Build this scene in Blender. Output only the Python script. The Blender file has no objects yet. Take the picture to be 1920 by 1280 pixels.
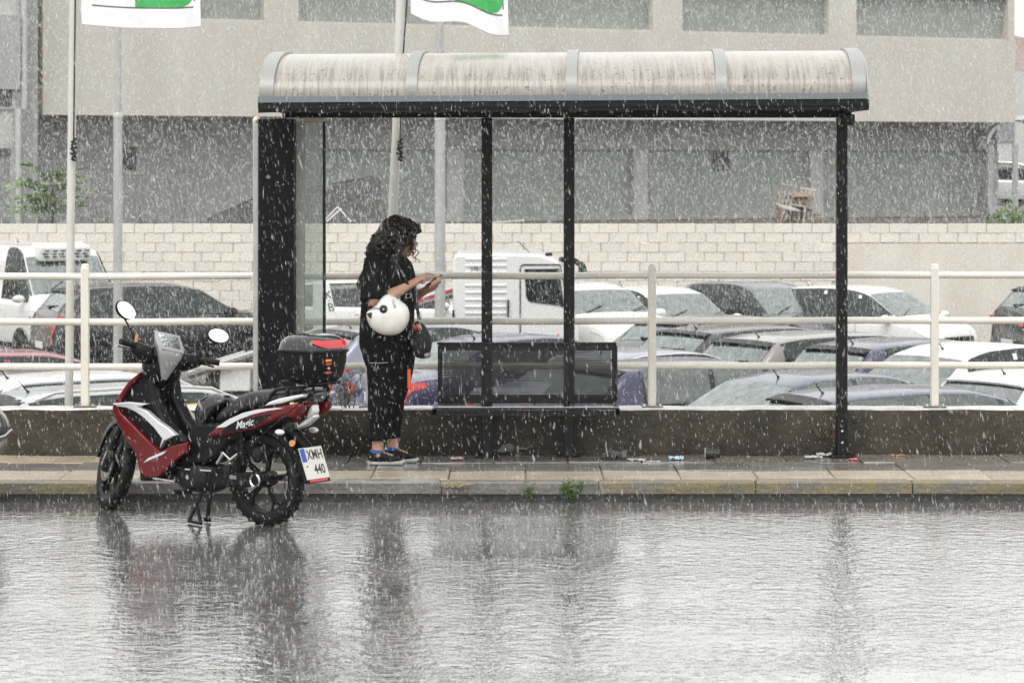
import bpy, bmesh, math, random
import numpy as np
from mathutils import Vector, Matrix, noise as mnoise
R = math.radians
random.seed(7)
rng = np.random.default_rng(7)
sc = bpy.context.scene
col = sc.collection

# ---------------------------------------------------------------- camera
F, ZC, YH = 5270.0, 2.18, 300.0          # focal length in photo pixels, eye height, horizon row
cam_d = bpy.data.cameras.new('camera')
cam = bpy.data.objects.new('camera', cam_d); col.objects.link(cam)
cam.location = (0, 0, ZC); cam.rotation_euler = (R(90), 0, 0)
cam_d.sensor_width = 36; cam_d.lens = 36 * F / 1920
cam_d.shift_y = -(640 - YH) / 1920
cam_d.clip_start = .3; cam_d.clip_end = 3000
cam_d.dof.use_dof = True; cam_d.dof.focus_distance = 18.0; cam_d.dof.aperture_fstop = 7.0
sc.camera = cam
# ---------------------------------------------------------------- sky and sun (overcast, rain)
SUN_EL, SUN_AZ = 58, 200
w = bpy.data.worlds.new('World'); sc.world = w; w.use_nodes = True
nt = w.node_tree; nt.nodes.clear()
o_ = nt.nodes.new('ShaderNodeOutputWorld'); bg = nt.nodes.new('ShaderNodeBackground')
sky = nt.nodes.new('ShaderNodeTexSky'); sky.sky_type = 'NISHITA'; sky.sun_disc = False
sky.sun_elevation = R(SUN_EL); sky.sun_rotation = R(SUN_AZ); sky.air_density = 1.0; sky.dust_density = 6.0; sky.ozone_density = 1.0
hs = nt.nodes.new('ShaderNodeHueSaturation'); hs.inputs['Saturation'].default_value = .10
cl = nt.nodes.new('ShaderNodeMix'); cl.data_type = 'RGBA'; cl.inputs[0].default_value = .8; cl.inputs[7].default_value = (7.2, 7.25, 7.2, 1)   # even rain cloud over the clear sky
nt.links.new(sky.outputs[0], hs.inputs['Color']); nt.links.new(hs.outputs[0], cl.inputs[6]); nt.links.new(cl.outputs[2], bg.inputs[0])
bg.inputs[1].default_value = .15
nt.links.new(bg.outputs[0], o_.inputs[0])
sd = bpy.data.lights.new('sun', 'SUN'); sd.energy = .8; sd.angle = R(40); sd.color = (1, .97, .92)
sun = bpy.data.objects.new('sun', sd); col.objects.link(sun)
sun.rotation_euler = (R(90 - SUN_EL), 0, R(180 - SUN_AZ))
sc.view_settings.view_transform = 'Standard'; sc.view_settings.look = 'None'
sc.view_settings.gamma = 1; sc.view_settings.use_curve_mapping = False
sc.view_settings.exposure = 0.68
sc.cycles.use_denoising = True
sc.cycles.max_bounces = 8; sc.cycles.transparent_max_bounces = 24
sc.cycles.volume_bounces = 0
sc.cycles.caustics_reflective = False; sc.cycles.caustics_refractive = False

# ---------------------------------------------------------------- helpers
def P(px, py, D):                          # a photo pixel at depth D -> world point
    return Vector(((px - 960) * D / F, D, ZC - (py - YH) * D / F))

_m = {}
def mat(name, c, rough=.5, metal=0., coat=0., var=0., vscale=4., bump=0., bscale=20., spec=.5, rand=0., stretch=(1, 1, 1), dark=None, thr=.5, alpha=None, sheen=0.):
    if name in _m: return _m[name]
    m = bpy.data.materials.new(name); m.use_nodes = True
    n = m.node_tree; b = n.nodes['Principled BSDF']
    c4 = (c[0], c[1], c[2], 1)
    b.inputs['Base Color'].default_value = c4
    b.inputs['Roughness'].default_value = rough; b.inputs['Metallic'].default_value = metal
    b.inputs['Coat Weight'].default_value = coat; b.inputs['Coat Roughness'].default_value = .08
    b.inputs['Specular IOR Level'].default_value = spec
    if sheen: b.inputs['Sheen Weight'].default_value = sheen
    L = n.links.new
    tc = n.nodes.new('ShaderNodeTexCoord'); mp = n.nodes.new('ShaderNodeMapping')
    mp.inputs['Scale'].default_value = stretch; L(tc.outputs['Object'], mp.inputs[0])
    last = None
    if var or dark:
        t = n.nodes.new('ShaderNodeTexNoise'); t.inputs['Scale'].default_value = vscale; t.inputs['Detail'].default_value = 6; t.inputs['Roughness'].default_value = .65
        L(mp.outputs[0], t.inputs[0])
        rp = n.nodes.new('ShaderNodeValToRGB')
        d = dark if dark else tuple(x * (1 - var) for x in c)
        rp.color_ramp.elements[0].position = thr - .18; rp.color_ramp.elements[1].position = thr + .18
        rp.color_ramp.elements[0].color = (d[0], d[1], d[2], 1); rp.color_ramp.elements[1].color = c4
        L(t.outputs[0], rp.inputs[0]); last = rp.outputs[0]
    if rand:
        oi = n.nodes.new('ShaderNodeObjectInfo'); hv = n.nodes.new('ShaderNodeHueSaturation')
        mr = n.nodes.new('ShaderNodeMapRange'); mr.inputs[3].default_value = 1 - rand; mr.inputs[4].default_value = 1 + rand
        L(oi.outputs['Random'], mr.inputs[0]); L(mr.outputs[0], hv.inputs['Value'])
        if last: L(last, hv.inputs['Color'])
        else: hv.inputs['Color'].default_value = c4
        last = hv.outputs[0]
    if last: L(last, b.inputs['Base Color'])
    if bump:
        t2 = n.nodes.new('ShaderNodeTexNoise'); t2.inputs['Scale'].default_value = bscale; t2.inputs['Detail'].default_value = 5
        L(mp.outputs[0], t2.inputs[0])
        bp = n.nodes.new('ShaderNodeBump'); bp.inputs['Strength'].default_value = bump; bp.inputs['Distance'].default_value = .02
        L(t2.outputs[0], bp.inputs['Height']); L(bp.outputs[0], b.inputs['Normal'])
    if alpha is not None: b.inputs['Alpha'].default_value = alpha
    _m[name] = m; return m

def glass_mat(name, tint, rough=.03, refl=.35):
    """wet car glass: dark body under a strong clear reflection"""
    if name in _m: return _m[name]
    m = bpy.data.materials.new(name); m.use_nodes = True; n = m.node_tree; n.nodes.clear(); L = n.links.new
    out = n.nodes.new('ShaderNodeOutputMaterial'); mx = n.nodes.new('ShaderNodeMixShader')
    d = n.nodes.new('ShaderNodeBsdfDiffuse'); d.inputs[0].default_value = (*tint, 1)
    g = n.nodes.new('ShaderNodeBsdfGlossy'); g.inputs[0].default_value = (.93, 1, .97, 1); g.inputs['Roughness'].default_value = rough
    lw = n.nodes.new('ShaderNodeLayerWeight'); lw.inputs[0].default_value = refl
    mr = n.nodes.new('ShaderNodeMapRange'); mr.inputs[3].default_value = refl * .55; mr.inputs[4].default_value = 1.0
    tc = n.nodes.new('ShaderNodeTexCoord'); nz = n.nodes.new('ShaderNodeTexNoise'); nz.inputs['Scale'].default_value = 7; nz.inputs['Detail'].default_value = 8; nz.inputs['Roughness'].default_value = .75
    L(tc.outputs['Object'], nz.inputs[0]); m3 = n.nodes.new('ShaderNodeMapRange'); m3.inputs[1].default_value = .3; m3.inputs[2].default_value = .7; m3.inputs[3].default_value = .5; m3.inputs[4].default_value = 1.25; L(nz.outputs[0], m3.inputs[0])
    mu = n.nodes.new('ShaderNodeMath'); mu.operation = 'MULTIPLY'; mu.use_clamp = True; L(mr.outputs[0], mu.inputs[0]); L(m3.outputs[0], mu.inputs[1])
    bp = n.nodes.new('ShaderNodeBump'); bp.inputs['Strength'].default_value = .12; bp.inputs['Distance'].default_value = .01; n2 = n.nodes.new('ShaderNodeTexNoise'); n2.inputs['Scale'].default_value = 45; L(tc.outputs['Object'], n2.inputs[0]); L(n2.outputs[0], bp.inputs['Height']); L(bp.outputs[0], g.inputs['Normal'])
    L(lw.outputs['Fresnel'], mr.inputs[0]); L(mu.outputs[0], mx.inputs[0]); L(d.outputs[0], mx.inputs[1]); L(g.outputs[0], mx.inputs[2])
    L(mx.outputs[0], out.inputs[0]); _m[name] = m; return m

def clear_glass(name, tint=(.85, .95, .92), a=.25):
    if name in _m: return _m[name]
    m = bpy.data.materials.new(name); m.use_nodes = True; n = m.node_tree; n.nodes.clear(); L = n.links.new
    out = n.nodes.new('ShaderNodeOutputMaterial'); mx = n.nodes.new('ShaderNodeMixShader'); mx2 = n.nodes.new('ShaderNodeMixShader')
    t = n.nodes.new('ShaderNodeBsdfTransparent'); t.inputs[0].default_value = (*tint, 1)
    g = n.nodes.new('ShaderNodeBsdfGlossy'); g.inputs['Roughness'].default_value = .1
    d = n.nodes.new('ShaderNodeBsdfDiffuse'); d.inputs[0].default_value = (.6, .62, .58, 1)
    fr = n.nodes.new('ShaderNodeFresnel')
    mx2.inputs[0].default_value = a; L(t.outputs[0], mx2.inputs[1]); L(d.outputs[0], mx2.inputs[2])
    L(fr.outputs[0], mx.inputs[0]); L(mx2.outputs[0], mx.inputs[1]); L(g.outputs[0], mx.inputs[2]); L(mx.outputs[0], out.inputs[0])
    _m[name] = m; return m

class MB:
    def __init__(s): s.v = []; s.f = []
    def add(s, vs, fs):
        o = len(s.v); s.v += [tuple(p) for p in vs]; s.f += [tuple(i + o for i in f) for f in fs]; return s
    def box(s, c, size, rot=None):
        c = Vector(c); hx, hy, hz = (k / 2 for k in size); pts = []
        for x in (-hx, hx):
            for y in (-hy, hy):
                for z in (-hz, hz):
                    p = Vector((x, y, z)); p = rot @ p if rot is not None else p; pts.append(c + p)
        return s.add(pts, [(0, 1, 3, 2), (4, 6, 7, 5), (0, 4, 5, 1), (2, 3, 7, 6), (0, 2, 6, 4), (1, 5, 7, 3)])
    def loft(s, rings, caps=True, closed=True):
        n = len(rings[0]); vs = [p for r in rings for p in r]; fs = []
        for i in range(len(rings) - 1):
            for j in range(n if closed else n - 1):
                k = (j + 1) % n
                fs.append((i * n + j, i * n + k, (i + 1) * n + k, (i + 1) * n + j))
        if caps: fs.append(tuple(range(n - 1, -1, -1))); fs.append(tuple((len(rings) - 1) * n + j for j in range(n)))
        return s.add(vs, fs)
    def tube(s, path, r, n=8, caps=True, flat=1.0):
        path = [Vector(p) for p in path]; m = len(path)
        rs = r if isinstance(r, (list, tuple)) else [r] * m
        T = []
        for i in range(m):
            t = path[min(i + 1, m - 1)] - path[max(i - 1, 0)]; T.append(t.normalized() if t.length > 1e-9 else Vector((0, 0, 1)))
        up = Vector((0, 0, 1)) if abs(T[0].z) < .9 else Vector((1, 0, 0))
        N = (up - T[0] * up.dot(T[0])).normalized(); rings = []
        for i in range(m):
            N = (N - T[i] * N.dot(T[i])).normalized(); B = T[i].cross(N)
            rings.append([path[i] + (N * math.cos(2 * math.pi * j / n) + B * math.sin(2 * math.pi * j / n) * flat) * rs[i] for j in range(n)])
        return s.loft(rings, caps)
    def ell(s, c, r, rot=None, nu=14, nv=9):
        c = Vector(c); rings = []
        for i in range(1, nv):
            a = math.pi * i / nv; ring = []
            for j in range(nu):
                b = 2 * math.pi * j / nu
                p = Vector((r[0] * math.sin(a) * math.cos(b), r[1] * math.sin(a) * math.sin(b), r[2] * math.cos(a)))
                ring.append(c + (rot @ p if rot is not None else p))
            rings.append(ring)
        o = len(s.v); s.loft(rings, False)
        t = Vector((0, 0, r[2])); t = rot @ t if rot is not None else t
        s.v += [tuple(c + t), tuple(c - t)]; it = len(s.v) - 2; last = o + (nv - 2) * nu
        for j in range(nu):
            k = (j + 1) % nu; s.f.append((it, o + k, o + j)) ; s.f.append((it + 1, last + j, last + k))
        return s
    def lathe(s, prof, c=(0, 0, 0), axis='y', n=28, closed=False):
        c = Vector(c); rings = []
        for j in range(n):
            a = 2 * math.pi * j / n; ring = []
            for (r, h) in prof:
                x, y = r * math.cos(a), r * math.sin(a)
                p = {'z': (x, y, h), 'y': (x, h, y), 'x': (h, x, y)}[axis]; ring.append(c + Vector(p))
            rings.append(ring)
        rings.append(rings[0]); 
        return s.loft(rings, False, closed)
    def inflate(s, outline, fn, hw, p=2.2, lev=5, w0=0., one=False):
        """closed outline (u,v) swollen to half thickness hw along w; fn maps (u,v,w)"""
        cx = sum(q[0] for q in outline) / len(outline); cy = sum(q[1] for q in outline) / len(outline)
        ts = [1.0 - (i / lev) ** 1.6 * .92 for i in range(lev + 1)]; rings = []
        def ring(t, sg): 
            wv = hw * max(0, 1 - t ** p) ** (1 / p)
            return [fn(cx + (q[0] - cx) * t, cy + (q[1] - cy) * t, w0 + sg * wv) for q in outline]
        rings = [ring(t, 1) for t in reversed(ts)]
        rings += [ring(t, -1) for t in ts[1:]]
        return s.loft(rings, True)
    def prism(s, outline, fn, w0, w1):
        return s.loft([[fn(u, v, w0) for u, v in outline], [fn(u, v, w1) for u, v in outline]], True)
    def xf(s, M):
        s.v = [tuple(M @ Vector(p)) for p in s.v]; return s
    def mesh(s, name):
        me = bpy.data.meshes.new(name); me.from_pydata(s.v, [], s.f); me.update()
        bm = bmesh.new(); bm.from_mesh(me); bmesh.ops.recalc_face_normals(bm, faces=bm.faces); bm.to_mesh(me); bm.free()
        return me
    def build(s, name, m, parent=None, smooth=35, bevel=0, sub=0, seg=2):
        o = link(name, s.mesh(name), m, parent)
        finish(o, smooth, bevel, sub, seg); return o

def finish(o, smooth=35, bevel=0, sub=0, seg=2):
    if bevel:
        b = o.modifiers.new('bevel', 'BEVEL'); b.width = bevel; b.segments = seg; b.limit_method = 'ANGLE'; b.angle_limit = R(35)
    if sub:
        b = o.modifiers.new('sub', 'SUBSURF'); b.levels = b.render_levels = sub
    if smooth:
        o.data.polygons.foreach_set('use_smooth', [True] * len(o.data.polygons))
        if smooth < 180: o.data.set_sharp_from_angle(angle=R(smooth))

def link(name, me, m, parent=None):
    o = bpy.data.objects.new(name, me); col.objects.link(o)
    if m is not None and not me.materials: me.materials.append(m)
    if parent is not None: o.parent = parent
    return o
def tag(o, label=None, cat=None, group=None, kind=None):
    if label: o['label'] = label
    if cat: o['category'] = cat
    if group: o['group'] = group
    if kind: o['kind'] = kind
    return o
def thing(name, label, cat, loc=(0, 0, 0), rz=0., group=None):
    e = bpy.data.objects.new(name, None); col.objects.link(e); e.location = loc; e.rotation_euler = (0, 0, rz); e.empty_display_size = .2
    return tag(e, label, cat, group)
def baked(o):
    """apply modifiers of o into its mesh"""
    dg = bpy.context.evaluated_depsgraph_get(); dg.update()
    me = bpy.data.meshes.new_from_object(o.evaluated_get(dg)); o.modifiers.clear(); o.data = me; return o
def text_mb(s, size, fn, extrude=.002, align='CENTER', shear=0., bold=0.):
    cu = bpy.data.curves.new('lettering', 'FONT'); cu.body = s; cu.size = size; cu.align_x = align; cu.align_y = 'CENTER'; cu.resolution_u = 3; cu.shear = shear; cu.offset = bold
    t = bpy.data.objects.new('lettering', cu); col.objects.link(t)
    dg = bpy.context.evaluated_depsgraph_get(); dg.update()
    me = bpy.data.meshes.new_from_object(t.evaluated_get(dg)); mb = MB()
    mb.add([fn(v.co.x, v.co.y, 0) for v in me.vertices], [tuple(p.vertices) for p in me.polygons])
    bpy.data.objects.remove(t); bpy.data.curves.remove(cu); return mb

# ---------------------------------------------------------------- shared materials
BLACKP = mat('black_paint', (.006, .006, .0065), .45, spec=.25)
BLACKPL = mat('black_plastic', (.007, .007, .008), .45, spec=.2)
GLOSSB = mat('gloss_black', (.007, .007, .008), .18, coat=.5, spec=.4)
RUBBER = mat('rubber', (.008, .008, .008), .55, bump=.2, bscale=60, spec=.2)
CREAM = mat('cream_paint', (.72, .69, .62), .35, var=.12, vscale=3, dark=(.60, .56, .48), thr=.35)
WHITEP = mat('white_paint', (.8, .8, .78), .35, coat=.4)
GREYM = mat('galvanised', (.47, .47, .45), .45, metal=.3, var=.2, vscale=6)
STEEL = mat('steel', (.55, .55, .55), .25, metal=1)
SILVER = mat('silver_paint', (.6, .61, .62), .28, metal=.6, coat=.6)
REDP = mat('red_paint', (.115, .003, .006), .3, coat=.12, spec=.25)
REDL = mat('red_lens', (.5, .018, .022), .15, coat=.4)
AMBER = mat('amber_lens', (.75, .28, .03), .15, coat=1)
CLEARL = mat('clear_lens', (.75, .74, .7), .1, coat=1)
# ================================================================ ground, road, kerb, pavement
KY, SY, WY0, WY1 = 17.9, 18.05, 19.62, 19.90      # kerb face, back of kerb, low wall front and back
ZS, ZLOT, ZWALL = .13, -1.62, .435                 # pavement, parking lot and low wall top heights
XA, XB = -9.0, 9.0

def road_mat():
    m = bpy.data.materials.new('wet_asphalt'); m.use_nodes = True; n = m.node_tree; L = n.links.new
    b = n.nodes['Principled BSDF']
    tc = n.nodes.new('ShaderNodeTexCoord')
    def noise(scale, st, det=4, rough=.6):
        mp = n.nodes.new('ShaderNodeMapping'); mp.inputs['Scale'].default_value = st; L(tc.outputs['Object'], mp.inputs[0])
        t = n.nodes.new('ShaderNodeTexNoise'); t.inputs['Scale'].default_value = scale; t.inputs['Detail'].default_value = det; t.inputs['Roughness'].default_value = rough
        L(mp.outputs[0], t.inputs[0]); return t.outputs[0]
    def ramp(x, a, bb, c0, c1):
        r = n.nodes.new('ShaderNodeMapRange'); r.inputs[1].default_value = a; r.inputs[2].default_value = bb; r.inputs[3].default_value = c0; r.inputs[4].default_value = c1
        L(x, r.inputs[0]); return r.outputs[0]
    def math_(op, x, y):
        k = n.nodes.new('ShaderNodeMath'); k.operation = op
        for i, q in enumerate((x, y)):
            if isinstance(q, (int, float)): k.inputs[i].default_value = q
            else: L(q, k.inputs[i])
        return k.outputs[0]
    big = noise(.9, (1, .6, 1), 5); grit = noise(90, (1, 1, 1), 2); 
    cr = n.nodes.new('ShaderNodeValToRGB'); cr.color_ramp.elements[0].color = (.10, .098, .094, 1); cr.color_ramp.elements[1].color = (.19, .187, .18, 1)
    L(grit, cr.inputs[0]); L(cr.outputs[0], b.inputs['Base Color'])
    L(ramp(big, .4, .62, .05, .14), b.inputs['Roughness'])
    b.inputs['IOR'].default_value = 1.45; b.inputs['Specular IOR Level'].default_value = .6
    b.inputs['Coat Weight'].default_value = 1; b.inputs['Coat IOR'].default_value = 1.46; L(ramp(noise(1.3, (.5, 1.5, 1), 4), .4, .62, .06, .20), b.inputs['Coat Roughness'])
    # ripples: a pavement skin of ring-like dimples, drop by drop, over long shallow undulation
    v = n.nodes.new('ShaderNodeTexVoronoi'); v.inputs['Scale'].default_value = 11; v.feature = 'F1'
    L(tc.outputs['Object'], v.inputs['Vector'])
    ring = math_('SINE', math_('MULTIPLY', v.outputs['Distance'], 34), 0)
    fade = ramp(v.outputs['Distance'], .1, .55, 1, 0)
    rings = math_('MULTIPLY', ring, fade)
    h = math_('ADD', math_('MULTIPLY', rings, .09), math_('MULTIPLY', noise(14, (1, 1, 1), 2, .5), 1.3))
    h = math_('ADD', h, math_('MULTIPLY', noise(6, (1, .8, 1), 1), .9))
    h = math_('ADD', h, math_('MULTIPLY', noise(42, (1, 1, 1), 2), .36))
    bp = n.nodes.new('ShaderNodeBump'); L(ramp(noise(.8, (.35, 1.3, 1), 3), .38, .62, .20, .52), bp.inputs['Strength']); bp.inputs['Distance'].default_value = .012
    L(h, bp.inputs['Height']); L(bp.outputs[0], b.inputs['Normal']); L(bp.outputs[0], b.inputs['Coat Normal'])
    return m
road = MB().add([(-60, -40, 0), (60, -40, 0), (60, KY + .03, 0), (-60, KY + .03, 0)], [(0, 1, 2, 3)]).build('road', road_mat(), smooth=0)
tag(road, 'rain-soaked grey asphalt road with ripples and blurred reflections', kind='structure')
LOTM = mat('lot_asphalt', (.07, .07, .072), .25, var=.4, vscale=.6, bump=.3, bscale=20, coat=.4)
lot = MB().add([(-400, WY1 - .02, ZLOT), (400, WY1 - .02, ZLOT), (400, 900, ZLOT), (-400, 900, ZLOT)], [(0, 1, 2, 3)]).build('parking_lot_ground', LOTM, smooth=0)
tag(lot, 'wet dark asphalt of the sunken car park', kind='structure')

# pavement bed, tiles and kerb stones
BED = mat('mortar', (.12, .11, .09), .5, var=.3, vscale=8)
bed = MB().box((0, (KY + .03 + WY0) / 2, ZS / 2 - .012), (XB - XA + 6, WY0 - KY - .03 - .002, ZS - .022)).build('pavement', BED, smooth=0)
tag(bed, 'wet tiled pavement between the kerb and the low wall', kind='structure')
T_Y = mat('tile_ochre', (.46, .385, .28), .3, var=.3, vscale=5, rand=.10, bump=.25, bscale=40, coat=.25)
T_G = mat('tile_grey', (.25, .24, .222), .16, var=.45, vscale=4, rand=.15, bump=.25, bscale=30, coat=.35)
T_B = mat('tile_brown', (.29, .268, .23), .16, var=.4, vscale=4, rand=.15, bump=.25, bscale=30, coat=.35)
def block_mesh(sx, sy, sz, j=.003, bev=.006, seed=0):
    rr = random.Random(seed); mb = MB(); a, b_, c = sx / 2, sy / 2, sz / 2
    t = bev
    bot = [(-a, -b_, -c), (a, -b_, -c), (a, b_, -c), (-a, b_, -c)]
    mid = [(x + rr.uniform(-j, j), y + rr.uniform(-j, j), c - t) for x, y, _ in bot]
    top = [(x * (1 - t / a), y * (1 - t / b_), c + rr.uniform(-j, j)) for x, y, _ in bot]
    mb.loft([bot, mid, top], True); return mb
tile_me = {}
for r_, (mt, nm) in enumerate(((T_Y, 'y'), (T_G, 'g'), (T_B, 'b'))):
    for k in range(3): tile_me[nm, k] = block_mesh(.494, .494, .05, .002, .006, k).mesh('tile'); tile_me[nm, k].materials.append(mt)
for row in range(3):
    nx = int((XB - XA) / .5)
    for i in range(nx):
        x = XA + .25 + i * .5 + (.09, .09, -.12)[row]; y = SY + .255 + row * .5
        kind = 'y' if row == 0 else ('g' if row == 1 else ('y' if x < -2.2 else ('b' if x > 1.5 else 'g')))
        o = link('tile', tile_me[kind, random.randrange(3)], None, bed)
        o.location = (x, y, ZS - .025 + random.uniform(-.004, .004)); o.rotation_euler = (random.uniform(-.012, .012), random.uniform(-.012, .012), random.choice((0, math.pi / 2, math.pi)))
K_G = mat('kerb_concrete', (.20, .19, .17), .45, var=.45, vscale=5, bump=.5, bscale=30, rand=.08, coat=.2)
K_Y = mat('kerb_worn_yellow', (.20, .16, .065), .42, dark=(.115, .108, .095), var=1, vscale=6, thr=.54, bump=.5, bscale=30, coat=.2)
KDARK = mat('wet_shaded_kerb_foot', (.06, .058, .052), .4, var=.5, vscale=9, bump=.6, bscale=25)  # dark foot colour holds wet stone and the shadow under the kerb stones
kb = MB().box((0, (KY + SY) / 2 + .012, .03), (XB - XA + 6, SY - KY - .03, .062)).build('kerb', KDARK, smooth=0)
tag(kb, 'wet concrete kerb with worn yellow paint along the road edge', kind='structure')
km = []
for k in range(4):
    me = block_mesh(.992, SY - KY - .002, .078, .004, .012, 20 + k).mesh('kerb_stone'); km.append(me)
# joints seen at photo x = 362, 835, 1122, 1398, 1705
for i in range(-9, 9):
    x = (1122 - 960) * KY / F + (i + .5) * 1.0
    yel = x > 1.0 or x < -2.2
    me = km[random.randrange(4)].copy(); me.materials.append(K_Y if yel else K_G)
    o = link('kerb_stone', me, None, kb); o.location = (x, (KY + SY) / 2 + random.uniform(-.004, .004), .095 + random.uniform(-.003, .003)); o.rotation_euler = (0, random.uniform(-.004, .004), random.uniform(-.004, .004))

# ================================================================ low wall with railing
LW = mat('wet_concrete', (.068, .057, .042), .42, dark=(.026, .021, .015), var=1, vscale=3.2, thr=.48, bump=.7, bscale=14, spec=.2)
def low_wall():
    t = thing('low_wall', 'long low brown wet concrete wall behind the pavement', 'wall', (0, WY0, 0))
    mb = MB(); rr = random.Random(3); nx = 90
    rings = []
    for i in range(nx + 1):
        x = XA - 2 + (XB - XA + 4) * i / nx; e = lambda: rr.uniform(-.006, .006)
        rings.append([(x, e() * .5, ZLOT), (x, e() * .5, .1), (x, .004 + e() * .5, ZWALL - .03), (x, .012 + e(), ZWALL - .002 + e()), (x, WY1 - WY0 - .01, ZWALL + e()), (x, WY1 - WY0, ZWALL - .02), (x, WY1 - WY0, ZLOT)])
    mb.loft(rings, True); mb.build('wall_body', LW, t, smooth=40)
    CAP = mat('pale_wall_top', (.7, .69, .65), .3, dark=(.3, .28, .24), var=1, vscale=6, thr=.42, coat=.4, bump=.4)  # pale, patchy strip along the top of the wall
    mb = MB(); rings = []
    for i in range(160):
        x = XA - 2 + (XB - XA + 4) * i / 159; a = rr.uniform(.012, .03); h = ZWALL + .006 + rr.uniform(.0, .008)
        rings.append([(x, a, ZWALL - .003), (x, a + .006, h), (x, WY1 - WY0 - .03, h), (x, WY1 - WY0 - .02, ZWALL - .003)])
    mb.loft(rings, True); mb.build('wall_top', CAP, t, smooth=30)
    return t
low_wall()

RY = 19.76
RAIL = [1.367, 1.048, .733]
PX = [-3.0, -1.0, .985, 2.97, 4.96]
def railing():
    t = thing('railing', 'cream painted tube railing standing on the low wall', 'railing', (0, RY, ZWALL))
    for z in RAIL:
        for a, b_ in zip([-7.0, -4.98] + PX, [-4.98] + PX + [7.0]):
            n = 7; pts = [(a + .02 + (b_ - a - .04) * i / n, .0 + .002 * math.sin(i * 2.1 + z * 9), z - ZWALL + .0017 * (a + (b_ - a) * i / n) + .002 * math.sin(i * 1.3 + a)) for i in range(n + 1)]
            MB().tube(pts, .0245, 12).build('rail', CREAM, t, smooth=60)
    for x in [-4.98] + PX:
        p = MB().box((x, -.002, (1.425 - ZWALL) / 2 + .008), (.056, .058, 1.425 - ZWALL - .016)).build('post', CREAM, t, bevel=.006)
        MB().lathe([(0, .03), (.02, .029), (.0275, .02), (.0275, 0)], (x, -.002, 1.425 - ZWALL - .004), 'z', 16).build('cap', CREAM, p, smooth=60)
        MB().box((x, 0, .014), (.15, .12, .010)).build('base_plate', mat('plate_dark', (.1, .09, .08), .5), p, bevel=.002)
        for s in (-1, 1): MB().lathe([(0, .016), (.010, .016), (.011, 0)], (x + s * .055, -.035, .018), 'z', 6).build('bolt', STEEL, p)
    return t
railing()

# ================================================================ bus shelter
PY_ = 19.46; EY = 18.25                        # post row and front eave
POLY = None
def roof_mat():
    m = bpy.data.materials.new('dirty_polycarbonate'); m.use_nodes = True; n = m.node_tree; L = n.links.new; b = n.nodes['Principled BSDF']
    tc = n.nodes.new('ShaderNodeTexCoord')
    def nz(st, sca, det=5):
        mp = n.nodes.new('ShaderNodeMapping'); mp.inputs['Scale'].default_value = st; L(tc.outputs['Object'], mp.inputs[0])
        t = n.nodes.new('ShaderNodeTexNoise'); t.inputs['Scale'].default_value = sca; t.inputs['Detail'].default_value = det; t.inputs['Roughness'].default_value = .7; L(mp.outputs[0], t.inputs[0]); return t.outputs[0]
    a = nz((1, .02, .10), 44); c = nz((1, 1, 1), 3); sp = nz((1, 1, 1), 45, 2)
    r1 = n.nodes.new('ShaderNodeValToRGB'); r1.color_ramp.elements[0].position = .36; r1.color_ramp.elements[1].position = .56
    r1.color_ramp.elements[0].color = (.13, .115, .095, 1); r1.color_ramp.elements[1].color = (.31, .285, .25, 1); L(a, r1.inputs[0])
    # dirt gathers in runs down the lower half of the sheet
    sx = n.nodes.new('ShaderNodeSeparateXYZ'); L(tc.outputs['Object'], sx.inputs[0])
    mr = n.nodes.new('ShaderNodeMapRange'); mr.inputs[1].default_value = 2.60; mr.inputs[2].default_value = 2.82; mr.inputs[3].default_value = .85; mr.inputs[4].default_value = .12; L(sx.outputs['Z'], mr.inputs[0])
    mx = n.nodes.new('ShaderNodeMix'); mx.data_type = 'RGBA'; L(mr.outputs[0], mx.inputs[0]); L(r1.outputs[0], mx.inputs[7])
    r2 = n.nodes.new('ShaderNodeValToRGB'); r2.color_ramp.elements[0].position = .35; r2.color_ramp.elements[1].position = .6
    r2.color_ramp.elements[0].color = (.27, .245, .21, 1); r2.color_ramp.elements[1].color = (.345, .32, .285, 1); L(c, r2.inputs[0]); L(r2.outputs[0], mx.inputs[6])
    r3 = n.nodes.new('ShaderNodeValToRGB'); r3.color_ramp.elements[0].position = .32; r3.color_ramp.elements[1].position = .37; r3.color_ramp.elements[0].color = (.25, .25, .25, 1); r3.color_ramp.elements[1].color = (1, 1, 1, 1); L(sp, r3.inputs[0])
    mm = n.nodes.new('ShaderNodeMix'); mm.data_type = 'RGBA'; mm.blend_type = 'MULTIPLY'; mm.inputs[0].default_value = 1; L(mx.outputs[2], mm.inputs[6]); L(r3.outputs[0], mm.inputs[7])
    L(mm.outputs[2], b.inputs['Base Color']); b.inputs['Roughness'].default_value = .35; b.inputs['Coat Weight'].default_value = .3
    return m
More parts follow.
